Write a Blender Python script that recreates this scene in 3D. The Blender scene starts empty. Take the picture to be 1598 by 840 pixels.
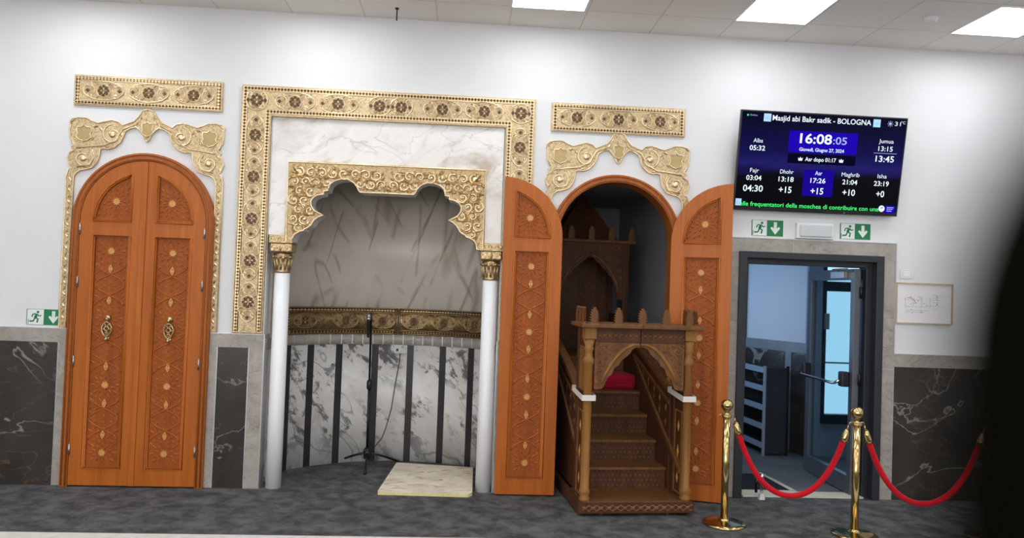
import bpy, bmesh, math, random
from math import sin, cos, pi, radians as RAD, sqrt
from mathutils import Vector, Matrix
from mathutils.geometry import tessellate_polygon

S = bpy.context.scene
COL = S.collection

# ------------------------------------------------------------------ camera, world, exposure
CAM = Vector((0.0, -6.11534, 1.69195))
RIGHT = Vector((0.9971988, -0.0658110, 0.0355462))
UP = Vector((-0.0370743, -0.0221452, 0.9990671))
FWD = Vector((0.0649624, 0.9975863, 0.0245231))
cd = bpy.data.cameras.new('camera')
cam = bpy.data.objects.new('camera', cd)
COL.objects.link(cam)
cam.matrix_world = Matrix(((RIGHT.x, UP.x, -FWD.x, CAM.x), (RIGHT.y, UP.y, -FWD.y, CAM.y),
                           (RIGHT.z, UP.z, -FWD.z, CAM.z), (0, 0, 0, 1)))
cd.sensor_fit = 'HORIZONTAL'
cd.sensor_width = 36.0
cd.lens = 1154.0 / 1598.0 * 36.0
cd.clip_start = 0.02
cd.clip_end = 60
cd.dof.use_dof = True
cd.dof.focus_distance = 6.1
cd.dof.aperture_fstop = 1.0
S.camera = cam

PANEL_EMIT = 10.0        # ceiling light panels
HALL_LIGHT = 13.0        # added blue fill lamp in the hallway behind the exit door
EXPOSURE = 0.22
S.view_settings.view_transform = 'Standard'
S.view_settings.look = 'None'
S.view_settings.gamma = 1.0
S.view_settings.use_curve_mapping = False
S.view_settings.exposure = EXPOSURE

W = bpy.data.worlds.new('sky')
S.world = W
W.use_nodes = True
W.node_tree.nodes['Background'].inputs[0].default_value = (0.56, 0.87, 1.0, 1)
W.node_tree.nodes['Background'].inputs[1].default_value = 1.15


# added fill lamp before the closed back wall, evens out the front wall
wl = bpy.data.lights.new('back_fill_light', 'AREA')
wl.shape = 'RECTANGLE'
wl.size, wl.size_y = 11.0, 2.4
wl.energy = 340.0
wl.color = (1.0, 0.985, 0.97)
wo = bpy.data.objects.new('back_fill_light', wl)
COL.objects.link(wo)
wo.location = (-2.4, -12.3, 2.2)
wo.rotation_euler = (RAD(90), 0, 0)


# ------------------------------------------------------------------ materials
def srgb(r, g, b):
    f = lambda c: (c / 255.0) / 12.92 if c <= 10 else ((c / 255.0 + 0.055) / 1.055) ** 2.4
    return (f(r), f(g), f(b), 1.0)


class NT:
    """small wrapper for building a node tree"""
    def __init__(self, name):
        self.m = bpy.data.materials.new(name)
        self.m.use_nodes = True
        self.t = self.m.node_tree
        self.b = self.t.nodes['Principled BSDF']
        self.out = self.t.nodes['Material Output']
        self.co = self.t.nodes.new('ShaderNodeTexCoord').outputs['Object']

    def n(self, typ, **kw):
        nd = self.t.nodes.new(typ)
        for k, v in kw.items():
            setattr(nd, k, v)
        return nd

    def l(self, a, b):
        self.t.links.new(a, b)

    def mapping(self, scale=(1, 1, 1), rot=(0, 0, 0), loc=(0, 0, 0), src=None):
        mp = self.n('ShaderNodeMapping')
        mp.inputs['Scale'].default_value = scale
        mp.inputs['Rotation'].default_value = rot
        mp.inputs['Location'].default_value = loc
        self.l(src or self.co, mp.inputs['Vector'])
        return mp.outputs[0]

    def aniso(self, tilt, across, along, loc=(0, 0, 0)):
        """coordinates stretched along a direction tilted from vertical in the xz plane"""
        return self.mapping((across, across, along), src=self.mapping(rot=(0, tilt, 0), loc=loc))

    def noise(self, vec, scale, detail=4, rough=0.55, dist=0.0):
        nz = self.n('ShaderNodeTexNoise')
        nz.inputs['Scale'].default_value = scale
        nz.inputs['Detail'].default_value = detail
        nz.inputs['Roughness'].default_value = rough
        nz.inputs['Distortion'].default_value = dist
        self.l(vec, nz.inputs['Vector'])
        return nz.outputs['Fac']

    def ramp(self, fac, stops):
        r = self.n('ShaderNodeValToRGB')
        e = r.color_ramp.elements
        while len(e) > len(stops):
            e.remove(e[-1])
        while len(e) < len(stops):
            e.new(1.0)
        for i, (p, c) in enumerate(stops):
            e[i].position = p
            e[i].color = c if len(c) == 4 else (*c, 1)
        self.l(fac, r.inputs[0])
        return r.outputs['Color']

    def math(self, op, a, b=None, clamp=False):
        nd = self.n('ShaderNodeMath', operation=op)
        nd.use_clamp = clamp
        for i, v in enumerate((a, b)):
            if v is None:
                continue
            if isinstance(v, (int, float)):
                nd.inputs[i].default_value = v
            else:
                self.l(v, nd.inputs[i])
        return nd.outputs[0]

    def mix(self, fac, a, b, mode='MIX'):
        nd = self.n('ShaderNodeMix', data_type='RGBA', blend_type=mode)
        for sock, v in ((nd.inputs['Factor'], fac), (nd.inputs['A'], a), (nd.inputs['B'], b)):
            if isinstance(v, (int, float, tuple)):
                for s in ([sock]):
                    pass
            if hasattr(v, 'is_output') or hasattr(v, 'links'):
                pass
        def put(idx, v):
            if isinstance(v, (int, float, tuple)):
                nd.inputs[idx].default_value = v
            else:
                self.l(v, nd.inputs[idx])
        put(0, fac)
        put(6, a)
        put(7, b)
        return nd.outputs[2]

    def vein(self, vec, scale, width, detail=3, dist=0.6, rough=0.5):
        f = self.noise(vec, scale, detail, rough, dist)
        d = self.math('ABSOLUTE', self.math('SUBTRACT', f, 0.5))
        return self.math('SUBTRACT', 1.0, self.math('DIVIDE', d, width), clamp=True)

    def bump(self, h, strength, dist=0.01):
        b = self.n('ShaderNodeBump')
        b.inputs['Strength'].default_value = strength
        b.inputs['Distance'].default_value = dist
        self.l(h, b.inputs['Height'])
        self.l(b.outputs[0], self.b.inputs['Normal'])

    def done(self, col=None, rough=0.5, metal=0.0, spec=None):
        if col is not None:
            if isinstance(col, tuple):
                self.b.inputs['Base Color'].default_value = col
            else:
                self.l(col, self.b.inputs['Base Color'])
        if isinstance(rough, (int, float)):
            self.b.inputs['Roughness'].default_value = rough
        else:
            self.l(rough, self.b.inputs['Roughness'])
        self.b.inputs['Metallic'].default_value = metal
        if spec is not None:
            self.b.inputs['Specular IOR Level'].default_value = spec
        return self.m


def m_plain(name, c, rough=0.5, metal=0.0, var=0.06, scale=8.0, spec=None, bump=0.0):
    t = NT(name)
    f = t.noise(t.co, scale, 3)
    k = lambda s: (min(1, c[0] * s), min(1, c[1] * s), min(1, c[2] * s), 1)
    if bump:
        t.bump(t.noise(t.co, scale * 30, 2), bump, 0.002)
    return t.done(t.ramp(f, [(0.3, k(1 - var)), (0.7, k(1 + var))]), rough, metal, spec)


def m_wood(name, c1, c2, rough=0.35, scale=9.0, bump=0.05, spec=0.3):
    t = NT(name)
    v = t.mapping((scale, scale, scale * 0.06))
    f = t.noise(v, 2.2, 5, 0.6, 0.8)
    g = t.noise(t.mapping((1, 1, 0.35)), 1.6, 2)
    c = t.ramp(f, [(0.28, c2), (0.72, c1)])
    c = t.mix(t.math('MULTIPLY', g, 0.35), c, c2)
    t.bump(f, bump, 0.002)
    return t.done(c, rough + .1, spec=spec)


def m_gold(name, c1, c2, rough, bump, bscale, dark=0.45):
    t = NT(name)
    f = t.noise(t.co, bscale, 3, 0.6, 1.2)
    c = t.ramp(f, [(dark - 0.12, c2), (dark + 0.08, c1)])
    t.bump(f, bump, 0.006)
    r = t.math('ADD', rough, t.math('MULTIPLY', t.noise(t.co, 6, 2), 0.15))
    return t.done(c, r, 1.0)


def m_lattice(name, c1, c2, size, axis_rot=pi / 4, metal=1.0):
    """diagonal chequer of gold and dark pits, for the rope borders"""
    t = NT(name)
    mp = t.mapping((1, 1, 1), (0, axis_rot, 0), (0.003, 0.0, 0.003))
    sp = t.n('ShaderNodeSeparateXYZ')
    t.l(mp, sp.inputs[0])
    cm = t.n('ShaderNodeCombineXYZ')
    t.l(sp.outputs[0], cm.inputs[0])
    t.l(sp.outputs[2], cm.inputs[1])
    ck = t.n('ShaderNodeTexChecker')
    ck.inputs['Scale'].default_value = 1.0 / size
    t.l(cm.outputs[0], ck.inputs['Vector'])
    return t.done(t.mix(ck.outputs['Fac'], c1, c2), 0.36, metal)


def m_emit(name, c, strength):
    t = NT(name)
    e = t.n('ShaderNodeEmission')
    e.inputs[0].default_value = c
    e.inputs[1].default_value = strength
    t.l(e.outputs[0], t.out.inputs['Surface'])
    return t.m


def m_glass(name, tint=(0.8, 0.86, 0.9, 1)):
    t = NT(name)
    tr = t.n('ShaderNodeBsdfTransparent')
    tr.inputs[0].default_value = tint
    gl = t.n('ShaderNodeBsdfGlossy')
    gl.inputs['Roughness'].default_value = 0.02
    lw = t.n('ShaderNodeLayerWeight')
    lw.inputs['Blend'].default_value = 0.12
    mx = t.n('ShaderNodeMixShader')
    ge = t.n('ShaderNodeNewGeometry')
    t.l(t.math('MULTIPLY', lw.outputs['Fresnel'], t.math('SUBTRACT', 1.0, ge.outputs['Backfacing'])), mx.inputs[0])
    t.l(tr.outputs[0], mx.inputs[1])
    t.l(gl.outputs[0], mx.inputs[2])
    t.l(mx.outputs[0], t.out.inputs['Surface'])
    return t.m


def m_dark_marble():
    t = NT('dark_veined_marble')
    base = t.ramp(t.noise(t.co, 2.2, 4, 0.6, 0.5), [(0.25, srgb(35, 32, 30)), (0.75, srgb(66, 60, 55))])
    v1 = t.vein(t.mapping(loc=(3.3, 0, 1.7)), 1.1, 0.0075, 5, 0.6, 0.55)
    v2 = t.vein(t.mapping((1, 1, 1.6), loc=(9, 2, 4)), 1.6, 0.006, 4, 1.2)
    zone = t.ramp(t.noise(t.mapping(loc=(2, 4, 9)), 1.3, 2), [(0.4, (0, 0, 0)), (0.52, (1, 1, 1))])
    c = t.mix(t.math('MULTIPLY', t.math('MULTIPLY', v1, zone), 0.55), base, srgb(176, 170, 164))
    c = t.mix(t.math('MULTIPLY', v2, 0.5), c, srgb(120, 96, 70))
    return t.done(c, 0.28)


def m_grey_stone():
    t = NT('grey_stone_tile')
    base = t.ramp(t.noise(t.co, 5, 5, 0.65, 0.8), [(0.25, srgb(140, 133, 125)), (0.7, srgb(178, 171, 163))])
    v1 = t.vein(t.mapping((1, 1, 2.2), (0, 0.5, 0)), 3.2, 0.012, 4, 1.0)
    c = t.mix(t.math('MULTIPLY', v1, 0.5), base, srgb(105, 97, 90))
    return t.done(c, 0.4)


def m_white_marble():
    t = NT('white_marble_with_tan_smudges')
    base = t.ramp(t.noise(t.co, 3.0, 4, 0.6), [(0.3, srgb(228, 223, 217)), (0.7, srgb(243, 240, 237))])
    v = t.aniso(-0.9, 1.0, 0.45, (2, 0, 0))
    zone = t.ramp(t.noise(t.mapping(loc=(3, 0, 5)), 2.4, 2), [(0.36, (0, 0, 0)), (0.56, (1, 1, 1))])
    s1 = t.ramp(t.noise(v, 4.2, 5, 0.62, 0.8), [(0.52, (0, 0, 0)), (0.68, (1, 1, 1))])
    s2 = t.ramp(t.noise(t.aniso(-1.1, 1.0, 0.5, (7, 0, 3)), 3.4, 5, 0.6, 1.0), [(0.54, (0, 0, 0)), (0.7, (1, 1, 1))])
    v2 = t.vein(t.mapping((1, 1, 2.0), (0, 0.7, 0), (7, 0, 3)), 1.3, 0.008, 4, 0.8)
    c = t.mix(t.math('MULTIPLY', t.math('MULTIPLY', s1, zone), 0.75), base, srgb(172, 152, 122))
    c = t.mix(t.math('MULTIPLY', s2, 0.6), c, srgb(172, 167, 162))
    c = t.mix(t.math('MULTIPLY', v2, 0.4), c, srgb(150, 144, 136))
    return t.done(c, 0.3)


def m_niche_marble():
    t = NT('niche_marble_with_brown_streaks')
    base = t.ramp(t.noise(t.mapping((1, 1, 0.55), (0, 0.45, 0)), 1.6, 4, 0.6), [(0.3, srgb(196, 187, 174)), (0.7, srgb(216, 209, 199))])
    zone = t.ramp(t.noise(t.mapping(loc=(5, 5, 5)), 2.4, 2), [(0.47, (0, 0, 0)), (0.62, (1, 1, 1))])
    zone2 = t.ramp(t.noise(t.mapping(loc=(1, 8, 2)), 2.4, 2), [(0.47, (0, 0, 0)), (0.62, (1, 1, 1))])
    one = lambda tilt, loc, w, sc: t.vein(t.aniso(tilt, 1.0, 0.11, loc), sc, w, 2, 0.12)
    zed = lambda loc, lo: t.ramp(t.noise(t.mapping(loc=loc), 2.1, 2), [(lo, (0, 0, 0)), (lo + 0.07, (1, 1, 1))])
    c = base
    for tilt, loc, w, sc, lo, col in ((-0.42, (4, 1, 0), 0.026, 2.1, 0.48, srgb(124, 96, 58)), (-0.3, (1, 6, 2), 0.022, 2.3, 0.47, srgb(108, 99, 88)),
                                      (-0.12, (9, 3, 5), 0.024, 1.9, 0.49, srgb(138, 116, 84)), (0.5, (3, 9, 8), 0.018, 2.0, 0.51, srgb(120, 110, 96))):
        c = t.mix(t.math('MULTIPLY', t.math('MULTIPLY', one(tilt, loc, w, sc), zed((loc[1], loc[2], loc[0]), lo)), 0.55), c, col)
    return t.done(c, 0.32)


def m_spotted_marble():
    t = NT('white_marble_with_black_flecks')
    v = t.aniso(0.85, 1.0, 0.5)
    base = t.ramp(t.noise(t.co, 3, 4), [(0.3, srgb(206, 203, 200)), (0.7, srgb(232, 230, 228))])
    big = t.ramp(t.noise(t.mapping(loc=(3, 1, 7)), 2.0, 2), [(0.40, (0, 0, 0)), (0.54, (1, 1, 1))])
    fl = t.ramp(t.noise(v, 8.5, 6, 0.7, 0.4), [(0.515, (0, 0, 0)), (0.575, (1, 1, 1))])
    c = t.mix(t.math('MULTIPLY', t.math('MULTIPLY', big, fl), 0.85), base, srgb(66, 62, 62))
    gr = t.ramp(t.noise(t.aniso(0.8, 1.0, 0.5, (2, 8, 1)), 5, 4, 0.6, 0.5), [(0.56, (0, 0, 0)), (0.68, (1, 1, 1))])
    c = t.mix(t.math('MULTIPLY', gr, 0.4), c, srgb(150, 140, 130))
    vv = t.vein(t.aniso(0.8, 1.0, 0.35, (6, 0, 2)), 1.6, 0.006, 3, 0.3)
    c = t.mix(t.math('MULTIPLY', vv, 0.6), c, srgb(90, 86, 84))
    return t.done(c, 0.35)


def m_carpet():
    t = NT('dark_grey_mottled_carpet')
    f = t.noise(t.mapping((1.0, 1.15, 1)), 6.0, 6, 0.68, 0.4)
    fine = t.noise(t.co, 240, 2)
    c = t.ramp(f, [(0.38, srgb(40, 39, 39)), (0.49, srgb(74, 73, 74)), (0.62, srgb(102, 101, 102))])
    c = t.mix(0.25, c, t.ramp(fine, [(0.3, (0.03, 0.03, 0.03)), (0.7, (0.3, 0.3, 0.3))]))
    t.bump(fine, 0.5, 0.004)
    return t.done(c, 0.95, spec=0.1)


def m_ceiling():
    t = NT('suspended_ceiling_tile')
    br = t.n('ShaderNodeTexBrick')
    br.offset = 0.0
    br.squash = 1.0
    br.inputs['Scale'].default_value = 1.0
    br.inputs['Brick Width'].default_value = 0.592
    br.inputs['Row Height'].default_value = 0.592
    br.inputs['Mortar Size'].default_value = 0.007
    br.inputs['Mortar Smooth'].default_value = 0.2
    br.inputs['Color1'].default_value = srgb(246, 240, 233)
    br.inputs['Color2'].default_value = srgb(242, 236, 229)
    br.inputs['Mortar'].default_value = srgb(222, 216, 210)
    t.l(t.mapping(loc=(-0.30 + 0.592 * 20, 0.43 + 0.592 * 30, 0)), br.inputs['Vector'])
    t.bump(t.noise(t.co, 90, 3), 0.15, 0.003)
    return t.done(br.outputs['Color'], 0.9)


def m_velvet(name, c):
    t = NT(name)
    t.b.inputs['Sheen Weight'].default_value = 0.08
    t.bump(t.noise(t.co, 260, 2), 0.3, 0.002)
    return t.done(c, 0.75, spec=0.2)


def m_mat_rug():
    t = NT('cream_marbled_mat')
    base = t.ramp(t.noise(t.co, 5, 4), [(0.3, srgb(214, 200, 178)), (0.7, srgb(240, 229, 210))])
    s1 = t.ramp(t.noise(t.mapping((1, 2.2, 1)), 5.5, 4, 0.6, 0.7), [(0.56, (0, 0, 0)), (0.68, (1, 1, 1))])
    s2 = t.ramp(t.noise(t.mapping((1, 2.0, 1), loc=(4, 2, 0)), 6, 4, 0.6, 0.5), [(0.58, (0, 0, 0)), (0.7, (1, 1, 1))])
    c = t.mix(t.math('MULTIPLY', s1, 0.8), base, srgb(164, 118, 80))
    c = t.mix(t.math('MULTIPLY', s2, 0.5), c, srgb(178, 150, 112))
    return t.done(c, 0.8)


def m_screen():
    t = NT('screen_glow')
    sp = t.n('ShaderNodeSeparateXYZ')
    t.l(t.co, sp.inputs[0])
    z = t.math('ADD', t.math('MULTIPLY', sp.outputs[2], 1.2), 0.5)
    z = t.math('ADD', z, t.math('MULTIPLY', t.math('SUBTRACT', t.noise(t.mapping((1, 1, 4)), 3, 4), 0.5), 0.18))
    c = t.ramp(z, [(0.0, srgb(6, 6, 9)), (0.36, srgb(8, 8, 14)), (0.47, srgb(30, 26, 96)), (0.6, srgb(16, 14, 70)), (0.85, srgb(10, 9, 42)), (1.0, srgb(5, 5, 24))])
    e = t.n('ShaderNodeEmission')
    e.inputs[1].default_value = 1.0
    t.l(c, e.inputs[0])
    gl = t.n('ShaderNodeBsdfGlossy')
    gl.inputs['Roughness'].default_value = 0.2
    gl.inputs['Color'].default_value = (0.005, 0.005, 0.006, 1)
    ad = t.n('ShaderNodeAddShader')
    t.l(e.outputs[0], ad.inputs[0])
    t.l(gl.outputs[0], ad.inputs[1])
    t.l(ad.outputs[0], t.out.inputs['Surface'])
    return t.m


M = {}
M['wall'] = m_plain('white_wall_paint', srgb(226, 226, 227), 0.85, 0, 0.012, 3, spec=0.2)
M['white'] = m_plain('white_gloss_paint', srgb(236, 236, 238), 0.35, 0, 0.01)
M['plaster'] = m_plain('grey_plaster_edge', srgb(214, 213, 212), 0.7, 0, 0.03)
M['ceiling'] = m_ceiling()
M['carpet'] = m_carpet()
M['strip'] = m_plain('pale_carpet_strip', srgb(214, 210, 204), 0.9, 0, 0.08, 14)
M['dmarble'] = m_dark_marble()
M['stone'] = m_grey_stone()
M['wmarble'] = m_white_marble()
M['nmarble'] = m_niche_marble()
M['smarble'] = m_spotted_marble()
M['blackstrip'] = m_plain('black_marble_strip', srgb(38, 37, 42), 0.35, 0, 0.2, 12)
M['edge'] = m_plain('satin_steel_edge', srgb(205, 205, 205), 0.35, 0.6, 0.03)
GB, GD = (0.80, 0.60, 0.32, 1), (0.36, 0.24, 0.11, 1)
M['gold'] = m_gold('embossed_gold', (0.60, 0.46, 0.28, 1), (0.36, 0.26, 0.145, 1), 0.34, 0.8, 52)
M['goldhi'] = m_gold('bright_gold_relief', (0.84, 0.68, 0.44, 1), (0.64, 0.49, 0.29, 1), 0.3, 0.1, 40)
M['archground'] = m_gold('deep_gold_ground', (0.56, 0.42, 0.24, 1), (0.27, 0.185, 0.095, 1), 0.42, 0.7, 46)
M['medground'] = m_gold('medallion_ground', (0.52, 0.385, 0.225, 1), (0.26, 0.18, 0.095, 1), 0.4, 0.8, 48)
M['golddark'] = m_gold('shaded_gold_ground', (0.60, 0.46, 0.28, 1), (0.30, 0.21, 0.115, 1), 0.42, 0.6, 70)
M['bronzepit'] = m_plain('dark_bronze_inlay', (0.10, 0.058, 0.035, 1), 0.5, 0.6, 0.2, 30)
M['lattice'] = m_lattice('gold_rope_border', (0.70, 0.53, 0.31, 1), (0.085, 0.05, 0.028, 1), 0.0185)
M['thingold'] = m_gold('pale_engraved_gold', (0.68, 0.535, 0.325, 1), (0.30, 0.205, 0.11, 1), 0.4, 0.9, 62)
M['cartouche'] = m_gold('matt_gold_cartouche', (0.56, 0.42, 0.21, 1), (0.42, 0.31, 0.15, 1), 0.5, 0.5, 160)
M['bandgold'] = m_gold('dark_antique_gold', (0.30, 0.205, 0.10, 1), (0.11, 0.068, 0.032, 1), 0.36, 0.9, 34)
M['bandhi'] = m_gold('antique_gold_relief', (0.44, 0.31, 0.165, 1), (0.24, 0.16, 0.08, 1), 0.30, 0.3, 50)
M['capgold'] = m_gold('capital_gold', (0.60, 0.44, 0.24, 1), (0.27, 0.18, 0.085, 1), 0.3, 0.6, 45)
M['owood'] = m_wood('orange_varnished_wood', srgb(193, 108, 34), srgb(163, 83, 21), 0.32)
M['oframe'] = m_wood('reddish_frame_wood', srgb(178, 100, 42), srgb(148, 78, 26), 0.34)
M['ocarve'] = m_wood('carved_orange_ground', srgb(168, 88, 26), srgb(140, 67, 16), 0.45, bump=0.2)
M['orelief'] = m_wood('carved_orange_relief', srgb(184, 100, 40), srgb(160, 82, 28), 0.36)
M['inlay'] = m_plain('pale_wood_inlay', srgb(206, 148, 76), 0.45, 0, 0.12, 60)
M['bwood'] = m_wood('brown_minbar_wood', srgb(134, 92, 54), srgb(94, 58, 31), 0.42)
M['bdark'] = m_wood('dark_minbar_wood', srgb(96, 59, 35), srgb(66, 38, 23), 0.42)
M['bhoney'] = m_wood('honey_post_wood', srgb(160, 112, 56), srgb(122, 80, 38), 0.36)
M['brelief'] = m_wood('carved_brown_relief', srgb(140, 96, 60), srgb(104, 68, 42), 0.42)
M['riserrelief'] = m_wood('low_carved_riser', srgb(112, 74, 47), srgb(82, 51, 31), 0.5)
M['redwood'] = m_plain('red_brown_foot', srgb(120, 58, 40), 0.5)
M['red'] = m_velvet('red_velvet', srgb(190, 8, 28))
M['cushion'] = m_velvet('crimson_cushion_cloth', srgb(168, 8, 44))
M['brass'] = m_plain('polished_brass', (0.60, 0.45, 0.20, 1), 0.14, 1.0, 0.05, 6)
M['brassdk'] = m_gold('aged_brass', (0.62, 0.52, 0.30, 1), (0.2, 0.15, 0.07, 1), 0.28, 0.3, 90)
M['steel'] = m_plain('brushed_steel', srgb(170, 170, 170), 0.32, 0.9, 0.04)
M['chrome'] = m_plain('chrome', srgb(210, 210, 214), 0.12, 1.0, 0.02)
M['anthracite'] = m_plain('anthracite_metal', srgb(48, 50, 55), 0.4, 0.2, 0.06)
M['leafmetal'] = m_plain('grey_door_metal', srgb(96, 100, 108), 0.3, 0.3, 0.05)
M['black'] = m_plain('black_plastic', srgb(18, 18, 20), 0.4, 0, 0.1)
M['blackmetal'] = m_plain('black_powder_coat', srgb(22, 22, 25), 0.35, 0.3, 0.1)
M['screen'] = m_screen()
M['txt'] = m_emit('screen_white_text', (0.80, 0.93, 1.0, 1), 1.0)
M['txtdim'] = m_emit('screen_grey_text', srgb(168, 176, 226), 1.0)
M['txtgreen'] = m_emit('screen_green_text', srgb(70, 244, 120), 1.0)
M['scrblue'] = m_emit('screen_blue_box', srgb(30, 8, 168), 1.0)
M['scrblue2'] = m_emit('screen_violet_box', srgb(26, 8, 138), 1.0)
M['scrdim'] = m_emit('screen_dim_box', srgb(9, 8, 34), 1.0)
M['scricon'] = m_emit('screen_icon', srgb(170, 214, 250), 1.0)
M['led'] = m_emit('green_led', srgb(40, 230, 120), 1.2)
M['signgreen'] = m_plain('exit_sign_green', srgb(22, 122, 74), 0.5, 0, 0.02)
M['signwhite'] = m_plain('exit_sign_white', srgb(228, 234, 230), 0.5, 0, 0.01)
M['paper'] = m_plain('white_paper', srgb(232, 230, 230), 0.7, 0, 0.01)
M['palewood'] = m_wood('pale_frame_wood', srgb(206, 188, 160), srgb(184, 164, 134), 0.5)
M['inkgrey'] = m_plain('grey_ink', srgb(176, 174, 176), 0.8)
M['inkred'] = m_plain('red_ink', srgb(214, 130, 130), 0.8)
M['plastic'] = m_plain('white_plastic', srgb(222, 222, 222), 0.4, 0, 0.01)
M['diffuser'] = m_plain('frosted_diffuser', srgb(200, 204, 206), 0.3, 0, 0.03, 20)
M['panel_light'] = m_emit('ceiling_panel_light', (0.93, 0.965, 1.0, 1), PANEL_EMIT)
M['tape'] = m_plain('white_paper_tape', srgb(226, 220, 214), 0.7, 0, 0.03, 20)
M['rug'] = m_mat_rug()
M['foam'] = m_plain('yellow_foam_edge', srgb(224, 212, 150), 0.8, 0, 0.08, 30)
M['glass'] = m_glass('clear_glass')
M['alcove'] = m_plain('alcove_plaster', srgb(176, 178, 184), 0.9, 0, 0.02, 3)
M['hallwall'] = m_plain('hallway_paint', srgb(196, 200, 206), 0.8, 0, 0.015, 3)
M['hallstone'] = m_plain('hallway_grey_tile', srgb(120, 122, 126), 0.4, 0, 0.15, 6)
M['hallfloor'] = m_plain('hallway_floor_tile', srgb(112, 112, 114), 0.4, 0, 0.18, 5)
M['rackgrey'] = m_plain('grey_rack_metal', srgb(150, 160, 172), 0.45, 0.2, 0.04)
M['board'] = m_plain('brown_board', srgb(132, 112, 96), 0.7, 0, 0.06)
M['beige'] = m_plain('beige_trim', srgb(206, 200, 182), 0.6, 0, 0.04)
M['doormat'] = m_plain('black_doormat', srgb(20, 20, 22), 0.95, 0, 0.2, 60)
M['blackblur'] = m_plain('near_black_brown', srgb(13, 11, 8), 1.0, 0, 0.1, spec=0.0)


# ------------------------------------------------------------------ mesh helpers
def rot2(p, a):
    return (p[0] * cos(a) - p[1] * sin(a), p[0] * sin(a) + p[1] * cos(a))


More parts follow.
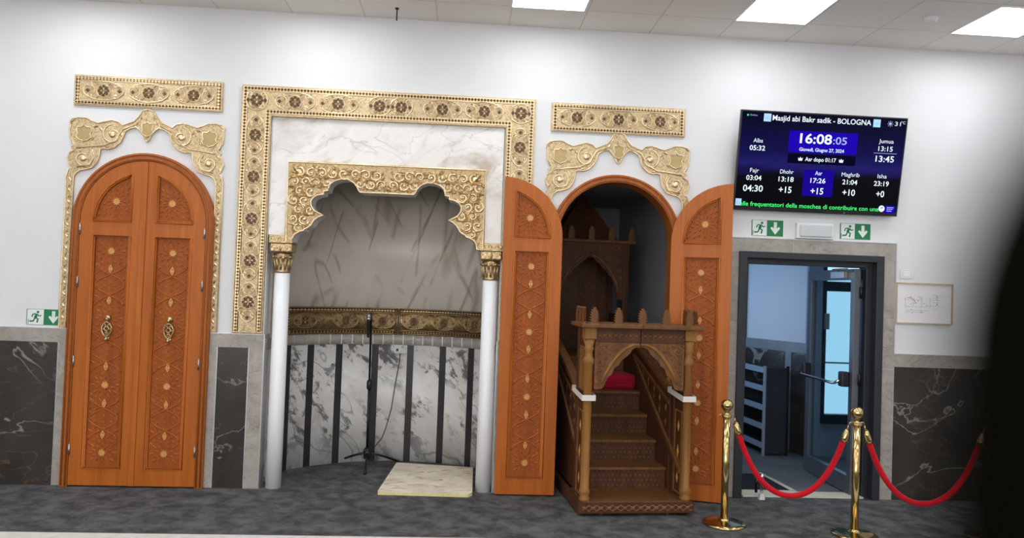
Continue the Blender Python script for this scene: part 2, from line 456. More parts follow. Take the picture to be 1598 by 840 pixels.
class MB:
    def __init__(self):
        self.bm = bmesh.new()
        self.M = Matrix.Identity(4)
        self.mi = 0

    def v(self, x, y, z):
        return self.bm.verts.new(self.M @ Vector((x, y, z)))

    def f(self, vs, smooth=False):
        try:
            fc = self.bm.faces.new(vs)
        except ValueError:
            return None
        fc.material_index = self.mi
        fc.smooth = smooth
        return fc

    def box(self, x0, x1, y0, y1, z0, z1):
        a = [self.v(x, y, z) for z in (z0, z1) for y in (y0, y1) for x in (x0, x1)]
        for q in ((0, 2, 3, 1), (4, 5, 7, 6), (0, 1, 5, 4), (2, 6, 7, 3), (0, 4, 6, 2), (1, 3, 7, 5)):
            self.f([a[i] for i in q])
        return self

    def _prism(self, loops, mk, smooth=False):
        """mk(p, k) -> bm vert at layer k in (0, 1)"""
        tris = tessellate_polygon([[Vector((p[0], p[1], 0)) for p in L] for L in loops])
        A = [[mk(p, 0) for p in L] for L in loops]
        B = [[mk(p, 1) for p in L] for L in loops]
        fa = [v for L in A for v in L]
        fb = [v for L in B for v in L]
        for t in tris:
            self.f([fa[i] for i in t])
            self.f([fb[i] for i in reversed(t)])
        for LA, LB in zip(A, B):
            n = len(LA)
            for i in range(n):
                j = (i + 1) % n
                self.f([LA[i], LA[j], LB[j], LB[i]], smooth)
        return self

    def plate(self, outer, y0, y1, holes=()):
        """polygon in the xz plane, thick from y0 (front) to y1"""
        return self._prism([outer, *holes], lambda p, k: self.v(p[0], y1 if k else y0, p[1]))

    def slab(self, outer, z0, z1, holes=()):
        """polygon in the xy plane"""
        return self._prism([outer, *holes], lambda p, k: self.v(p[0], p[1], z1 if k else z0))

    def side(self, outer, x0, x1, holes=()):
        """polygon in the yz plane"""
        return self._prism([outer, *holes], lambda p, k: self.v(x1 if k else x0, p[0], p[1]))

    def lathe(self, prof, cx=0, cy=0, cz=0, seg=24, cap=True):
        rings = []
        for r, z in prof:
            rings.append([self.v(cx + max(r, 1e-4) * cos(2 * pi * i / seg), cy + max(r, 1e-4) * sin(2 * pi * i / seg), cz + z) for i in range(seg)])
        for a, b in zip(rings, rings[1:]):
            for i in range(seg):
                j = (i + 1) % seg
                self.f([a[i], a[j], b[j], b[i]], True)
        if cap:
            self.f(list(reversed(rings[0])))
            self.f(rings[-1])
        return self

    def tube(self, pts, r, seg=6, closed=False, flat=1.0):
        """round bar along pts; r is a number or a list; flat squashes it along y"""
        pts = [Vector(p) for p in pts]
        n = len(pts)
        rs = r if isinstance(r, (list, tuple)) else [r] * n
        rings = []
        up = None
        for i in range(n):
            if closed:
                d = pts[(i + 1) % n] - pts[i - 1]
            else:
                d = pts[min(i + 1, n - 1)] - pts[max(i - 1, 0)]
            if d.length < 1e-9:
                d = Vector((0, 0, 1))
            d.normalize()
            if up is None:
                up = Vector((0, 1, 0)) if abs(d.y) < 0.9 else Vector((1, 0, 0))
            side = d.cross(up)
            if side.length < 1e-6:
                side = d.cross(Vector((1, 0, 0)))
            side.normalize()
            u2 = side.cross(d).normalized()
            up = u2
            ring = []
            for k in range(seg):
                a = 2 * pi * k / seg
                o = (side * cos(a) + u2 * sin(a) * flat) * rs[i]
                q = pts[i] + o
                ring.append(self.v(q.x, q.y, q.z))
            rings.append(ring)
        m = n if closed else n - 1
        for i in range(m):
            a, b = rings[i], rings[(i + 1) % n]
            for k in range(seg):
                j = (k + 1) % seg
                self.f([a[k], a[j], b[j], b[k]], True)
        if not closed:
            self.f(list(reversed(rings[0])))
            self.f(rings[-1])
        return self

    def ball(self, x, y, z, rx, ry=None, rz=None, nu=14, nv=8):
        ry = ry or rx
        rz = rz or rx
        prof = []
        rows = []
        for j in range(1, nv):
            t = pi * j / nv
            rows.append([self.v(x + rx * sin(t) * cos(2 * pi * i / nu), y + ry * sin(t) * sin(2 * pi * i / nu), z - rz * cos(t)) for i in range(nu)])
        b, t_ = self.v(x, y, z - rz), self.v(x, y, z + rz)
        for i in range(nu):
            j = (i + 1) % nu
            self.f([b, rows[0][j], rows[0][i]], True)
            self.f([t_, rows[-1][i], rows[-1][j]], True)
            for a, c in zip(rows, rows[1:]):
                self.f([a[i], a[j], c[j], c[i]], True)
        return self

    def leaf(self, x, z, ln, wd, a, y, h):
        """small carved leaf: a diamond with a raised ridge, long axis at angle a in xz"""
        q = []
        for px, pz, py in ((-ln / 2, 0, 0), (0, -wd / 2, 0), (ln / 2, 0, 0), (0, wd / 2, 0), (-ln * .16, 0, -h), (ln * .16, 0, -h)):
            rx, rz = rot2((px, pz), a)
            q.append(self.v(x + rx, y + py, z + rz))
        for t in ((0, 1, 4), (1, 5, 4), (1, 2, 5), (2, 3, 5), (3, 4, 5), (3, 0, 4)):
            self.f([q[i] for i in t])
        return self

    def spiral(self, x, z, r, a0, turns, y, w, h=1.0, n=18, tail=0.0):
        pts, rs = [], []
        for i in range(n):
            t = i / (n - 1)
            rr = r * (1 - 0.82 * t)
            a = a0 + turns * 2 * pi * t
            pts.append((x + rr * cos(a), y, z + rr * sin(a)))
            rs.append(w * (1.0 - 0.45 * t) * (0.55 + 0.45 * min(1, t * 5)))
        self.tube(pts, rs, 6, flat=h)
        self.ball(x + 0.1 * r, y, z, w * 1.25, w * h, w * 1.25, 8, 5)
        return self

    def build(self, name, mat, parent=None, bevel=0.0, at=None):
        bmesh.ops.recalc_face_normals(self.bm, faces=self.bm.faces[:])
        me = bpy.data.meshes.new(name)
        self.bm.to_mesh(me)
        self.bm.free()
        for m in (mat if isinstance(mat, (list, tuple)) else [mat]):
            me.materials.append(M[m])
        o = bpy.data.objects.new(name, me)
        COL.objects.link(o)
        if parent is not None:
            o.parent = parent
        if at is not None:
            o.location = at
        if bevel:
            md = o.modifiers.new('bevel', 'BEVEL')
            md.width = bevel
            md.segments = 2
            md.limit_method = 'ANGLE'
            md.angle_limit = RAD(50)
        return o


def tag(o, label, cat, group=None, kind='thing'):
    o['label'] = label
    o['category'] = cat
    o['kind'] = kind
    if group:
        o['group'] = group
    return o


def thing(name, label, cat, loc=(0, 0, 0), rz=0.0, group=None, kind='thing'):
    o = bpy.data.objects.new(name, None)
    o.empty_display_size = 0.1
    COL.objects.link(o)
    o.location = loc
    o.rotation_euler = (0, 0, rz)
    return tag(o, label, cat, group, kind)


def struct(o, label=None, cat=None):
    o['kind'] = 'structure'
    if label:
        o['label'] = label
    if cat:
        o['category'] = cat
    return o


def copy_tree(o, parent=None):
    c = o.copy()
    COL.objects.link(c)
    if parent is not None:
        c.parent = parent
    for ch in list(o.children):
        copy_tree(ch, c)
    return c


def text_mesh(body, cx, cz, width, height, y, name, mat, parent, bold=0.0, align='C'):
    """lettering as a flat mesh in the xz plane facing -y, fitted to width x height"""
    cu = bpy.data.curves.new('lettering', 'FONT')
    cu.body = body
    cu.size = 1.0
    cu.offset = bold
    cu.resolution_u = 3
    ob = bpy.data.objects.new('lettering', cu)
    COL.objects.link(ob)
    dg = bpy.context.evaluated_depsgraph_get()
    me = bpy.data.meshes.new_from_object(ob.evaluated_get(dg))
    bpy.data.objects.remove(ob)
    xs = [v.co.x for v in me.vertices]
    x0, x1 = min(xs), max(xs)
    cap = 0.70
    sx, sz = width / (x1 - x0), height / cap
    for v in me.vertices:
        v.co = Vector((cx + (v.co.x - (x0 + x1) / 2) * sx, y, cz + (v.co.y - cap / 2) * sz))
    me.name = name
    me.materials.clear()
    me.materials.append(M[mat])
    o = bpy.data.objects.new(name, me)
    COL.objects.link(o)
    o.parent = parent
    return o


def arc(cx, cz, r, a0, a1, n):
    return [(cx + r * cos(a0 + (a1 - a0) * i / n), cz + r * sin(a0 + (a1 - a0) * i / n)) for i in range(n + 1)]


def rect(x0, x1, z0, z1):
    return [(x0, z0), (x1, z0), (x1, z1), (x0, z1)]


def inside(p, poly):
    x, y = p
    c = False
    n = len(poly)
    for i in range(n):
        (x1, y1), (x2, y2) = poly[i], poly[i - 1]
        if (y1 > y) != (y2 > y) and x < (x2 - x1) * (y - y1) / (y2 - y1) + x1:
            c = not c
    return c


def edge_dist(p, poly):
    d = 9.0
    n = len(poly)
    for i in range(n):
        a, b = Vector(poly[i]), Vector(poly[i - 1])
        ab = b - a
        t = max(0, min(1, (Vector(p) - a).dot(ab) / max(ab.length_squared, 1e-12)))
        d = min(d, (a + ab * t - Vector(p)).length)
    return d


# ------------------------------------------------------------------ room shell
CEIL = 3.875
WX = 7.4
DX0, DX1, DZ = 2.36, 3.52, 2.02          # exit opening in the wall
NX0, NX1 = -1.586, 0.295                 # niche jambs
AX, AR, AZ = 1.25, 0.50, 2.11            # doorway centre, radius, spring height
notch = [(-WX, 0), (-WX, CEIL), (WX, CEIL), (WX, 0), (DX1, 0), (DX1, DZ), (DX0, DZ), (DX0, 0),
         (AX + AR, 0)] + arc(AX, AZ, AR, 0, pi, 24) + [(AX - AR, 0), (0.30, 0), (0.30, 3.012), (-1.597, 3.012), (-1.597, 0)]
mb = MB()
mb.plate(notch, 0.0, 0.15)
struct(mb.build('wall_front', 'wall'))
struct(MB().box(-WX - .1, -WX, -12.5, 0.15, 0, CEIL).build('wall_left', 'wall'))
struct(MB().box(WX, WX + .1, -12.5, 0.15, 0, CEIL).build('wall_right', 'wall'))
struct(MB().box(-WX, WX, -12.6, -12.5, 0, CEIL).build('wall_back', 'wall'))
struct(MB().box(-WX, WX, -12.5, 0.0, CEIL, CEIL + .08).build('ceiling', 'ceiling'))
mb = MB()
mb.slab([(-WX, -12.5), (WX, -12.5), (WX, .05), (2.12, .05), (2.12, 3.4), (-2.2, 3.4), (-2.2, .05), (-WX, .05)], -0.1, 0.0)
struct(mb.build('floor', 'carpet'))
tag(MB().box(-5.5, 5.5, -1.36, -1.118, 0.0, 0.004).build('carpet_strip', 'strip'),
    'long pale strip laid across the dark grey carpet in front of the wall', 'carpet strip')

# niche: a curved recess behind the arch (radius 1.3 about -0.55, -0.28)
NCX, NCY, NR = -0.55, -0.28, 1.30


def niche_path(off=0.0, n=40, x0=NX0, x1=NX1):
    """floor line of the niche seen from above, off = inset towards the room"""
    r = NR - off
    pts = []
    for i in range(n + 1):
        x = x0 + off + (x1 - x0 - 2 * off) * i / n
        pts.append((x, NCY + sqrt(r * r - (x - NCX) ** 2)))
    return pts


def niche_wall(z0, z1, off, thick, y_front, n=40):
    a = [(NX0 + off, y_front)] + niche_path(off, n) + [(NX1 - off, y_front)]
    b = [(NX0 + off - thick, y_front)] + niche_path(off - thick, n) + [(NX1 - off + thick, y_front)]
    m = MB()
    ra0 = [m.v(x, y, z0) for x, y in a]
    ra1 = [m.v(x, y, z1) for x, y in a]
    rb0 = [m.v(x, y, z0) for x, y in b]
    rb1 = [m.v(x, y, z1) for x, y in b]
    for i in range(len(a) - 1):
        sm = 1 < i < len(a) - 3
        m.f([ra0[i], ra0[i + 1], ra1[i + 1], ra1[i]], sm)
        m.f([rb0[i], rb1[i], rb1[i + 1], rb0[i + 1]], sm)
        m.f([ra1[i], ra1[i + 1], rb1[i + 1], rb1[i]])
        m.f([ra0[i], rb0[i], rb0[i + 1], ra0[i + 1]])
    for i in (0, -1):
        m.f([ra0[i], ra1[i], rb1[i], rb0[i]])
    return m


struct(niche_wall(0, 1.105, 0.0, 0.05, 0.0).build('wall_niche_lower', 'smarble'))
struct(niche_wall(1.105, 1.2, 0.008, 0.05, 0.0).build('trim_1', 'stone'))
struct(niche_wall(1.2, 2.8, 0.0, 0.05, 0.15).build('wall_niche_upper', 'nmarble'))
struct(MB().box(NX0 - .05, NX1 + .05, 0.15, 1.1, 2.8, 2.85).build('ceiling_niche', 'plaster'))
# thin joints in the grey tile band
mb = MB()
pp = niche_path(0.007, 20)
for x, y in pp[1:-1]:
    mb.box(x - .002, x + .002, y - .002, y + .004, 1.107, 1.198)
struct(mb.build('trim_2', 'edge'))
# black vertical strips in the niche
k = 3
for x in (-1.53, -1.362, -1.13, -0.81, -0.479, -0.168, 0.10):
    y = NCY + sqrt(NR ** 2 - (x - NCX) ** 2)
    a = math.atan2(x - NCX, y - NCY)
    mb = MB()
    mb.M = Matrix.Translation((x, y, 0)) @ Matrix.Rotation(-a, 4, 'Z')
    mb.box(-.031, .031, -.006, .01, 0, 1.104)
    struct(mb.build('trim_%d' % k, 'blackstrip'))
    k += 1

# dado: dark marble panels, grey stone band on top, grey stone uprights with steel edges
for x0, x1 in ((-WX, -3.185), (-1.950, -1.706), (0.40, 0.64), (3.690, WX)):
    struct(MB().box(x0, x1, -.012, .0, 0, 1.127).build('trim_%d' % k, 'dmarble'))
    k += 1
for x0, x1 in ((-WX, -3.112), (-2.02, -1.588), (0.295, 0.705), (1.795, 2.241), (3.688, WX)):
    struct(MB().box(x0, x1, -.016, .0, 1.127, 1.238).build('trim_%d' % k, 'stone', bevel=.002))
    k += 1
for x0, x1 in ((-3.181, -3.110), (-2.020, -1.953), (-1.702, -1.588), (.295, .40), (.64, .705), (1.795, 1.87)):
    struct(MB().box(x0, x1, -.016, .0, 0, 1.127).build('trim_%d' % k, 'stone', bevel=.002))
    k += 1
mb = MB()
for x in (-3.184, -1.951, -1.704, 3.689):
    mb.box(x - .003, x + .003, -.018, 0, 0, 1.127)
mb.box(-WX, -3.11, -.018, 0, 1.236, 1.241)
mb.box(-2.02, -1.60, -.018, 0, 1.236, 1.241)
mb.box(3.688, WX, -.018, 0, 1.236, 1.241)
mb.box(-1.588, -1.582, -.018, .12, 0, 1.24)
mb.box(.293, .299, -.018, .12, 0, 1.24)
struct(mb.build('trim_%d' % k, 'edge'))
k += 1
# stone surround of the exit door
sur = [(2.241, 0), (2.241, 2.18), (3.688, 2.18), (3.688, 0), (3.56, 0), (3.56, 2.06), (2.32, 2.06), (2.32, 0)]
struct(MB().plate(sur, -.018, 0).build('trim_%d' % k, 'stone', bevel=.002))
k += 1
mb = MB()
mb.box(2.241, 3.690, -.022, 0, 2.178, 2.186)
mb.box(3.685, 3.691, -.022, 0, 1.24, 2.18)
mb.box(3.56, 3.688, -.0195, 0, 1.105, 1.108)
mb.box(2.78, 2.783, -.0195, 0, 2.06, 2.18)
struct(mb.build('trim_%d' % k, 'edge'))
k += 1

# alcove behind the open doorway
mb = MB()
ax0, ax1, ay = 0.56, 1.98, 3.3
mb.box(ax0 - .06, ax0, .15, ay, 0, 2.75)
struct(mb.build('wall_alcove_left', 'alcove'))
struct(MB().box(ax1, ax1 + .06, .15, ay, 0, 2.75).build('wall_alcove_right', 'alcove'))
struct(MB().box(ax0 - .06, ax1 + .06, ay, ay + .06, 0, 2.75).build('wall_alcove_back', 'alcove'))
struct(MB().box(ax0 - .06, ax1 + .06, .15, ay + .06, 2.75, 2.8).build('ceiling_alcove', 'alcove'))

# hallway behind the exit door
hall_plan = [(2.14, .05), (6.0, .05), (6.0, 1.68), (3.72, 1.68), (2.5, 4.5), (2.14, 4.5)]
struct(MB().slab(hall_plan, 2.55, 2.6).build('ceiling_hallway', 'hallwall'))
struct(MB().slab(hall_plan, -.1, 0.0).build('floor_hallway', 'hallfloor'))
struct(MB().box(2.08, 2.14, .15, 4.5, 0, 2.55).build('wall_hallway_left', 'hallwall'))
struct(MB().box(2.14, 2.6, 4.5, 4.56, 0, 2.55).build('wall_hallway_back', 'hallwall'))
struct(MB().box(6.0, 6.06, .15, 1.7, 0, 2.55).build('wall_hallway_right', 'hallwall'))
HA, HB = Vector((3.72, 1.60)), Vector((2.42, 4.5))
hd = (HB - HA).normalized()
hn = Vector((-hd.y, hd.x))               # towards the corridor
ha = math.atan2(hd.y, hd.x)
HM = Matrix.Translation((HA.x, HA.y, 0)) @ Matrix.Rotation(ha, 4, 'Z')     # local x along the wall, +y towards corridor
L = (HB - HA).length


def hall(x0, x1, y0, y1, z0, z1):
    m = MB()
    m.M = HM
    return m.box(x0, x1, y0, y1, z0, z1)


struct(hall(0, L, -.08, 0, 0, 2.55).build('wall_hallway_oblique', 'hallwall'))
struct(hall(0, L, 0, .012, 0, 1.09).build('trim_%d' % k, 'dmarble'))
k += 1
struct(hall(0, L, 0, .018, 1.09, 1.2).build('trim_%d' % k, 'hallstone'))
k += 1
for a, b in ((.22, .30), (1.02, 1.10)):
    struct(hall(a, b, 0, .018, 0, 1.09).build('trim_%d' % k, 'hallstone'))
    k += 1
# glazed outside door of the hallway
WY = 1.6
gl = [(3.90, .45), (4.9, .45), (4.9, 1.77), (3.90, 1.77)]
gt = [(3.90, 1.875), (4.9, 1.875), (4.9, 2.2), (3.90, 2.2)]
struct(MB().plate([(3.70, 0), (6.0, 0), (6.0, 2.55), (3.70, 2.55)], WY, WY + .08, [rect(3.86, 5.0, .35, 2.28)]).build('wall_hallway_front', 'rackgrey'))
wroot = thing('window_1', 'bright glazed panel to daylight seen through the open door glass', 'window', (0, 0, 0), kind='structure')
MB().plate(rect(3.86, 5.0, .35, 2.28), WY - .01, WY + .06, [gl, gt]).build('window_frame', 'anthracite', wroot)
MB().box(3.90, 4.9, WY + .02, WY + .03, .45, 1.77).box(3.90, 4.9, WY + .02, WY + .03, 1.875, 2.2).build('window_glass', 'glass', wroot)
MB().box(3.90, 4.9, WY - .012, WY + .0, .995, 1.012).build('window_rail', 'steel', wroot)
MB().box(3.86, 5.0, WY - .07, WY - .01, .32, .35).build('window_sill', 'hallstone', wroot)
MB().box(3.87, 3.915, WY - .05, WY - .01, 1.36, 1.53).build('window_latch', 'steel', wroot)
ld = bpy.data.lights.new('hallway_daylight_fill', 'AREA')  # lamp added inside the closed left wall, for daylight of an unseen window
ld.shape = 'RECTANGLE'
ld.size, ld.size_y = 1.2, 1.5
ld.energy = HALL_LIGHT
ld.color = (0.42, 0.66, 1.0)
lo = bpy.data.objects.new('hallway_daylight_fill', ld)
COL.objects.link(lo)
lo.location = (2.2, 1.75, 1.6)
lo.rotation_euler = (0, RAD(-90), 0)

# ------------------------------------------------------------------ ceiling lights
def ceiling_light(x, y, label, group):
    t = thing('ceiling_light', label, 'ceiling light', (x, y, CEIL), group=group)
    h = .292
    m = MB()
    m.slab(rect(-h, h, -h, h), -.012, 0, [rect(-h + .012, h - .012, -h + .012, h - .012)])
    m.build('frame', 'white', t)
    MB().slab(rect(-h + .012, h - .012, -h + .012, h - .012), -.008, -.002).build('diffuser', 'panel_light', t)
    return t


names = {0: 'bright square ceiling panel cut by the top edge, leftmost of the three in view',
         1: 'bright square ceiling panel above the wall screen, middle one of three in view',
         2: 'bright square ceiling panel at the upper right corner, rightmost of three in view'}
for j in range(6):
    for i in range(-3, 4):
        x, y = .579 + 1.776 * i, -.722 - 1.776 * j
        if j == 0 and i in names:
            ceiling_light(x, y, names[i], 'ceiling panels in view')
        else:
            ceiling_light(x, y, 'square ceiling panel overhead, out of view above the top edge', 'ceiling panels out of view')

mb = MB()
mb.tube([(-.605, -.24, CEIL), (-.605, -.24, CEIL - .10)], .0055, 8)
mb.lathe([(.016, 0), (.016, .008)], -.605, -.24, CEIL - .008, 12)
tag(mb.build('ceiling_hook', 'black'), 'thin black rod hanging from the ceiling above the golden mihrab frame', 'hook')
t = thing('smoke_detector', 'small round white detector on the ceiling between the last two light panels', 'detector', (3.51, -.70, CEIL))
MB().lathe([(.03, -.035), (.042, -.03), (.05, -.012), (.055, 0)], 0, 0, 0, 24).build('housing', 'white', t)

# ------------------------------------------------------------------ carved doors
LW = .485                                 # leaf width
LAZ = 2.11                                # spring height


STARS = (1.865, 1.33, .802, .267)
LOZ = (1.723, 1.473, 1.19, .95, .656, .41)
PU0, PU1, PZ0, PZ1 = .105, .39, .145, 1.99      # lower panel opening
UPC = (LW, LAZ)


def upper_panel(inset=0.0):
    r = .385 - inset
    u1 = PU1 - inset
    z0 = LAZ - .005 + inset
    a_end = math.acos(max(-1, (u1 - LW) / r))
    a0 = pi - math.asin(max(0, (z0 - LAZ)) / r)
    return [(u1, z0)] + [(LW + r * cos(a), LAZ + r * sin(a)) for a in [a_end + (a0 - a_end) * i / 14 for i in range(15)]] + ([] if inset else [(LW - r, z0)])


def star(m, x, z, r, y, h, n=10):
    pts = []
    for i in range(2 * n):
        a = pi * i / n + pi / 2
        rr = r if i % 2 == 0 else r * .62
        pts.append((x + rr * cos(a), z + rr * sin(a)))
    m.plate(pts, y - h, y)


def lozenge(m, x, z, w, h, y, d):
    pts = [(x, z + h), (x - w * .55, z + h * .55), (x - w, z), (x - w * .55, z - h * .55), (x, z - h), (x + w * .55, z - h * .55), (x + w, z), (x + w * .55, z + h * .55)]
    hole = lambda zz, s: [(x, zz + s), (x - s * .6, zz), (x, zz - s), (x + s * .6, zz)]
    m.plate(pts, y - d, y, [hole(z + h * .38, h * .2), hole(z - h * .38, h * .2)])


def door_leaf(parent, s, knocker, loc, rz, hinges=True, name_label=None):
    """one leaf; local u runs from the hinge (0) to the meeting edge, x = s*u; front faces -y"""
    T = Matrix.Scale(s, 4, (1, 0, 0)) if s < 0 else Matrix.Identity(4)
    yf, yb = -.022, .018

    def nb():
        m = MB()
        m.M = T
        return m
    out = [(0, .012), (LW, .012)] + arc(LW, LAZ, LW, pi / 2, pi, 18)
    m = nb()
    m.plate(out, yf, yb, [rect(PU0, PU1, PZ0, PZ1), upper_panel()])
    lf = m.build('leaf', 'owood', parent, bevel=.002)
    lf.location = loc
    lf.rotation_euler = (0, 0, rz)
    if name_label:
        lf['label'] = name_label
    # mouldings
    m = nb()
    for loop in (rect(PU0, PU1, PZ0, PZ1), upper_panel()):
        m.tube([(u, yf - .001, z) for u, z in loop], .009, 6, True)
        m.tube([(u, yf + .004, z) for u, z in [(PU0 + .012 if q[0] < .2 else PU1 - .012, q[1] + (.012 if q[1] < 1 else -.012)) for q in loop]] if len(loop) == 4 else [(u, yf + .004, z) for u, z in upper_panel(.012)], .007, 6, True)
    m.build('moulding', 'owood', lf)
    # lower carved panel
    cx = (PU0 + PU1) / 2
    hw = (PU1 - PU0) / 2
    gy = yf + .014
    m = nb()
    m.plate(rect(PU0 - .004, PU1 + .004, PZ0 - .004, PZ1 + .004), gy, yb - .004)
    m.mi = 1
    rng = random.Random(5)
    used = []

    def put(x, z, ln, wd, a):
        ex, ez = abs(cos(a)) * ln / 2 + .004, abs(sin(a)) * ln / 2 + .004
        if abs(x - cx) + ex > hw - .006 or z - ez < PZ0 + .014 or z + ez > PZ1 - .014:
            return
        m.leaf(x, z, ln, wd, a, gy, .007)
        used.append((x, z, max(ln, .03) * .5))
    for zs in STARS:
        for i in range(10):
            a = 2 * pi * i / 10 + pi / 10
            put(cx + .062 * cos(a), zs + .062 * sin(a), .042, .016, a)
            a2 = a + pi / 10
            put(cx + .094 * cos(a2), zs + .094 * sin(a2), .046, .02, a2)
            put(cx + .118 * cos(a), zs + .118 * sin(a), .03, .016, a + pi / 2)
    for zl in LOZ:
        for sx in (-1, 1):
            for (dx, dz, ln, a) in ((.035, .03, .05, 1.05), (.035, -.03, .05, -1.05), (.068, 0, .05, pi / 2), (.1, .03, .05, .6), (.1, -.03, .05, -.6)):
                p = (cx + sx * dx, zl + dz)
                if all((p[0] - q[0]) ** 2 + (p[1] - q[1]) ** 2 > (.026) ** 2 for q in used):
                    put(p[0], p[1], ln, .017, a if sx > 0 else pi - a)
    z = PZ0 + .03
    row = 0
    while z < PZ1 - .02:
        for dx in (0, .03, .06, .09, .12):
            for sx in ((-1, 1) if dx else (1,)):
                p = (cx + sx * (dx + (.012 if row % 2 else 0)), z)
                if all((p[0] - q[0]) ** 2 + (p[1] - q[1]) ** 2 > .031 ** 2 for q in used):
                    a = (.8 if row % 2 else -.8)
                    put(p[0], p[1], .034, .016, a if sx > 0 else pi - a)
        z += .024
        row += 1
    # interlaced straps crossing between the stars
    for za, zb in zip(STARS, STARS[1:]):
        zm = (za + zb) / 2
        for sx in (-1, 1):
            pts = []
            for i in range(17):
                t_ = i / 16
                pts.append((cx + sx * (.115 * cos(2 * pi * t_)), gy - .002, zm + (t_ - .5) * (za - zb) * .62))
            m.tube(pts, .0055, 6, flat=.9)
    m.build('carved_panel', ['ocarve', 'orelief'], lf)
    # upper carved panel
    up = upper_panel(-.004)
    m = nb()
    m.plate(upper_panel(), gy, yb - .004)
    m.mi = 1
    sc = (.27, 2.262)
    lim = upper_panel()
    for i in range(14):
        a = 2 * pi * i / 14
        for r_, ln, wd, da in ((.062, .042, .016, 0), (.1, .04, .022, pi / 14), (.135, .044, .02, 0), (.17, .04, .022, pi / 14)):
            x, z = sc[0] + r_ * cos(a + da), sc[1] + r_ * sin(a + da)
            if inside((x, z), lim) and edge_dist((x, z), lim) > .02:
                m.leaf(x, z, ln, wd, a + da, gy, .007)
    m.build('carved_head_panel', ['ocarve', 'orelief'], lf)
    m = nb()
    for zs in STARS:
        if knocker and zs == 1.33:
            continue
        star(m, cx, zs, .032, gy, .008)
    star(m, sc[0], sc[1], .034, gy, .008)
    for zl in LOZ:
        lozenge(m, cx, zl, .018, .036, gy, .008)
    m.build('inlay', 'inlay', lf)
    if knocker:
        m = nb()
        kz = 1.335
        y0 = gy - .008
        m.ball(cx, y0, kz, .024, .02, .024)
        m.ball(cx, y0 - .022, kz - .008, .013)
        # openwork drop
        drop = [(0, -.03), (.022, -.045), (.038, -.075), (.036, -.105), (.02, -.135), (0, -.155), (-.02, -.135), (-.036, -.105), (-.038, -.075), (-.022, -.045)]
        yk = y0 - .018
        m.tube([(cx + a, yk, kz + b) for a, b in drop], .006, 6, True)
        m.tube([(cx + .017 * cos(t_), yk, kz - .085 + .017 * sin(t_)) for t_ in [2 * pi * i / 12 for i in range(12)]], .005, 6, True)
        for sx in (-1, 1):
            m.tube([(cx + sx * .017, yk, kz - .085), (cx + sx * .036, yk, kz - .092)], .004, 6)
            m.tube([(cx, yk, kz - .102), (cx + sx * .014, yk, kz - .14)], .004, 6)
            m.tube([(cx, yk, kz - .068), (cx + sx * .02, yk, kz - .048)], .004, 6)
        m.ball(cx, yk, kz - .168, .015)
        m.ball(cx, y0 - .004, kz - .165, .02, .01, .02)
        m.build('knocker', 'brassdk', lf)
    if hinges:
        m = nb()
        for hz in (2.03, 1.61, .983, .289):
            m.lathe([(.008, -.038), (.008, .038)], .004, yf - .006, hz, 10)
            m.ball(.004, yf - .006, hz + .04, .008, nu=8, nv=5)
        m.build('hinge', 'steel', lf)
    return lf


def door_frame(parent, y0, y1, ro, ri):
    out = [(-ro, 0), (-ri, 0)] + [(ri * cos(a), LAZ + ri * sin(a)) for a in [pi - pi * i / 36 for i in range(37)]] + [(ri, 0), (ro, 0)] + [(ro * cos(a), LAZ + ro * sin(a)) for a in [pi * i / 36 for i in range(37)]]
    MB().plate(out, y0, y1).build('door_frame', 'oframe', parent, bevel=.006)
    m = MB()
    for r in (ro - .014, ri + .014):
        m.tube([(-r, y0, .01)] + [(r * cos(a), y0, LAZ + r * sin(a)) for a in [pi - pi * i / 36 for i in range(37)]] + [(r, y0, .01)], .008, 6)
    m.build('frame_bead', 'oframe', parent)


d1 = thing('door_1', 'closed double-leaf carved orange wooden door with round head and two brass knockers', 'door', (-2.563, 0, 0), kind='structure')
door_frame(d1, -.052, 0, .548, .488)
door_leaf(d1, 1, True, (-.486, -.024, 0), 0)
door_leaf(d1, -1, True, (.486, -.024, 0), 0)
m = MB()
m.box(-.022, .022, -.056, -.046, .012, LAZ + LW - .008)
m.build('astragal', 'owood', d1, bevel=.003)

d2 = thing('door_2', 'open arched doorway with both carved orange leaves folded back around the minbar', 'door', (AX, 0, 0), kind='structure')
door_frame(d2, -.052, .14, .548, .486)
door_leaf(d2, -1, False, (-.452, -.078, 0), RAD(-.8), hinges=False, name_label='left carved leaf folded flat against the wall')
door_leaf(d2, 1, False, (.458, -.085, 0), RAD(-17.5), hinges=False, name_label='right carved leaf standing slightly off the wall')

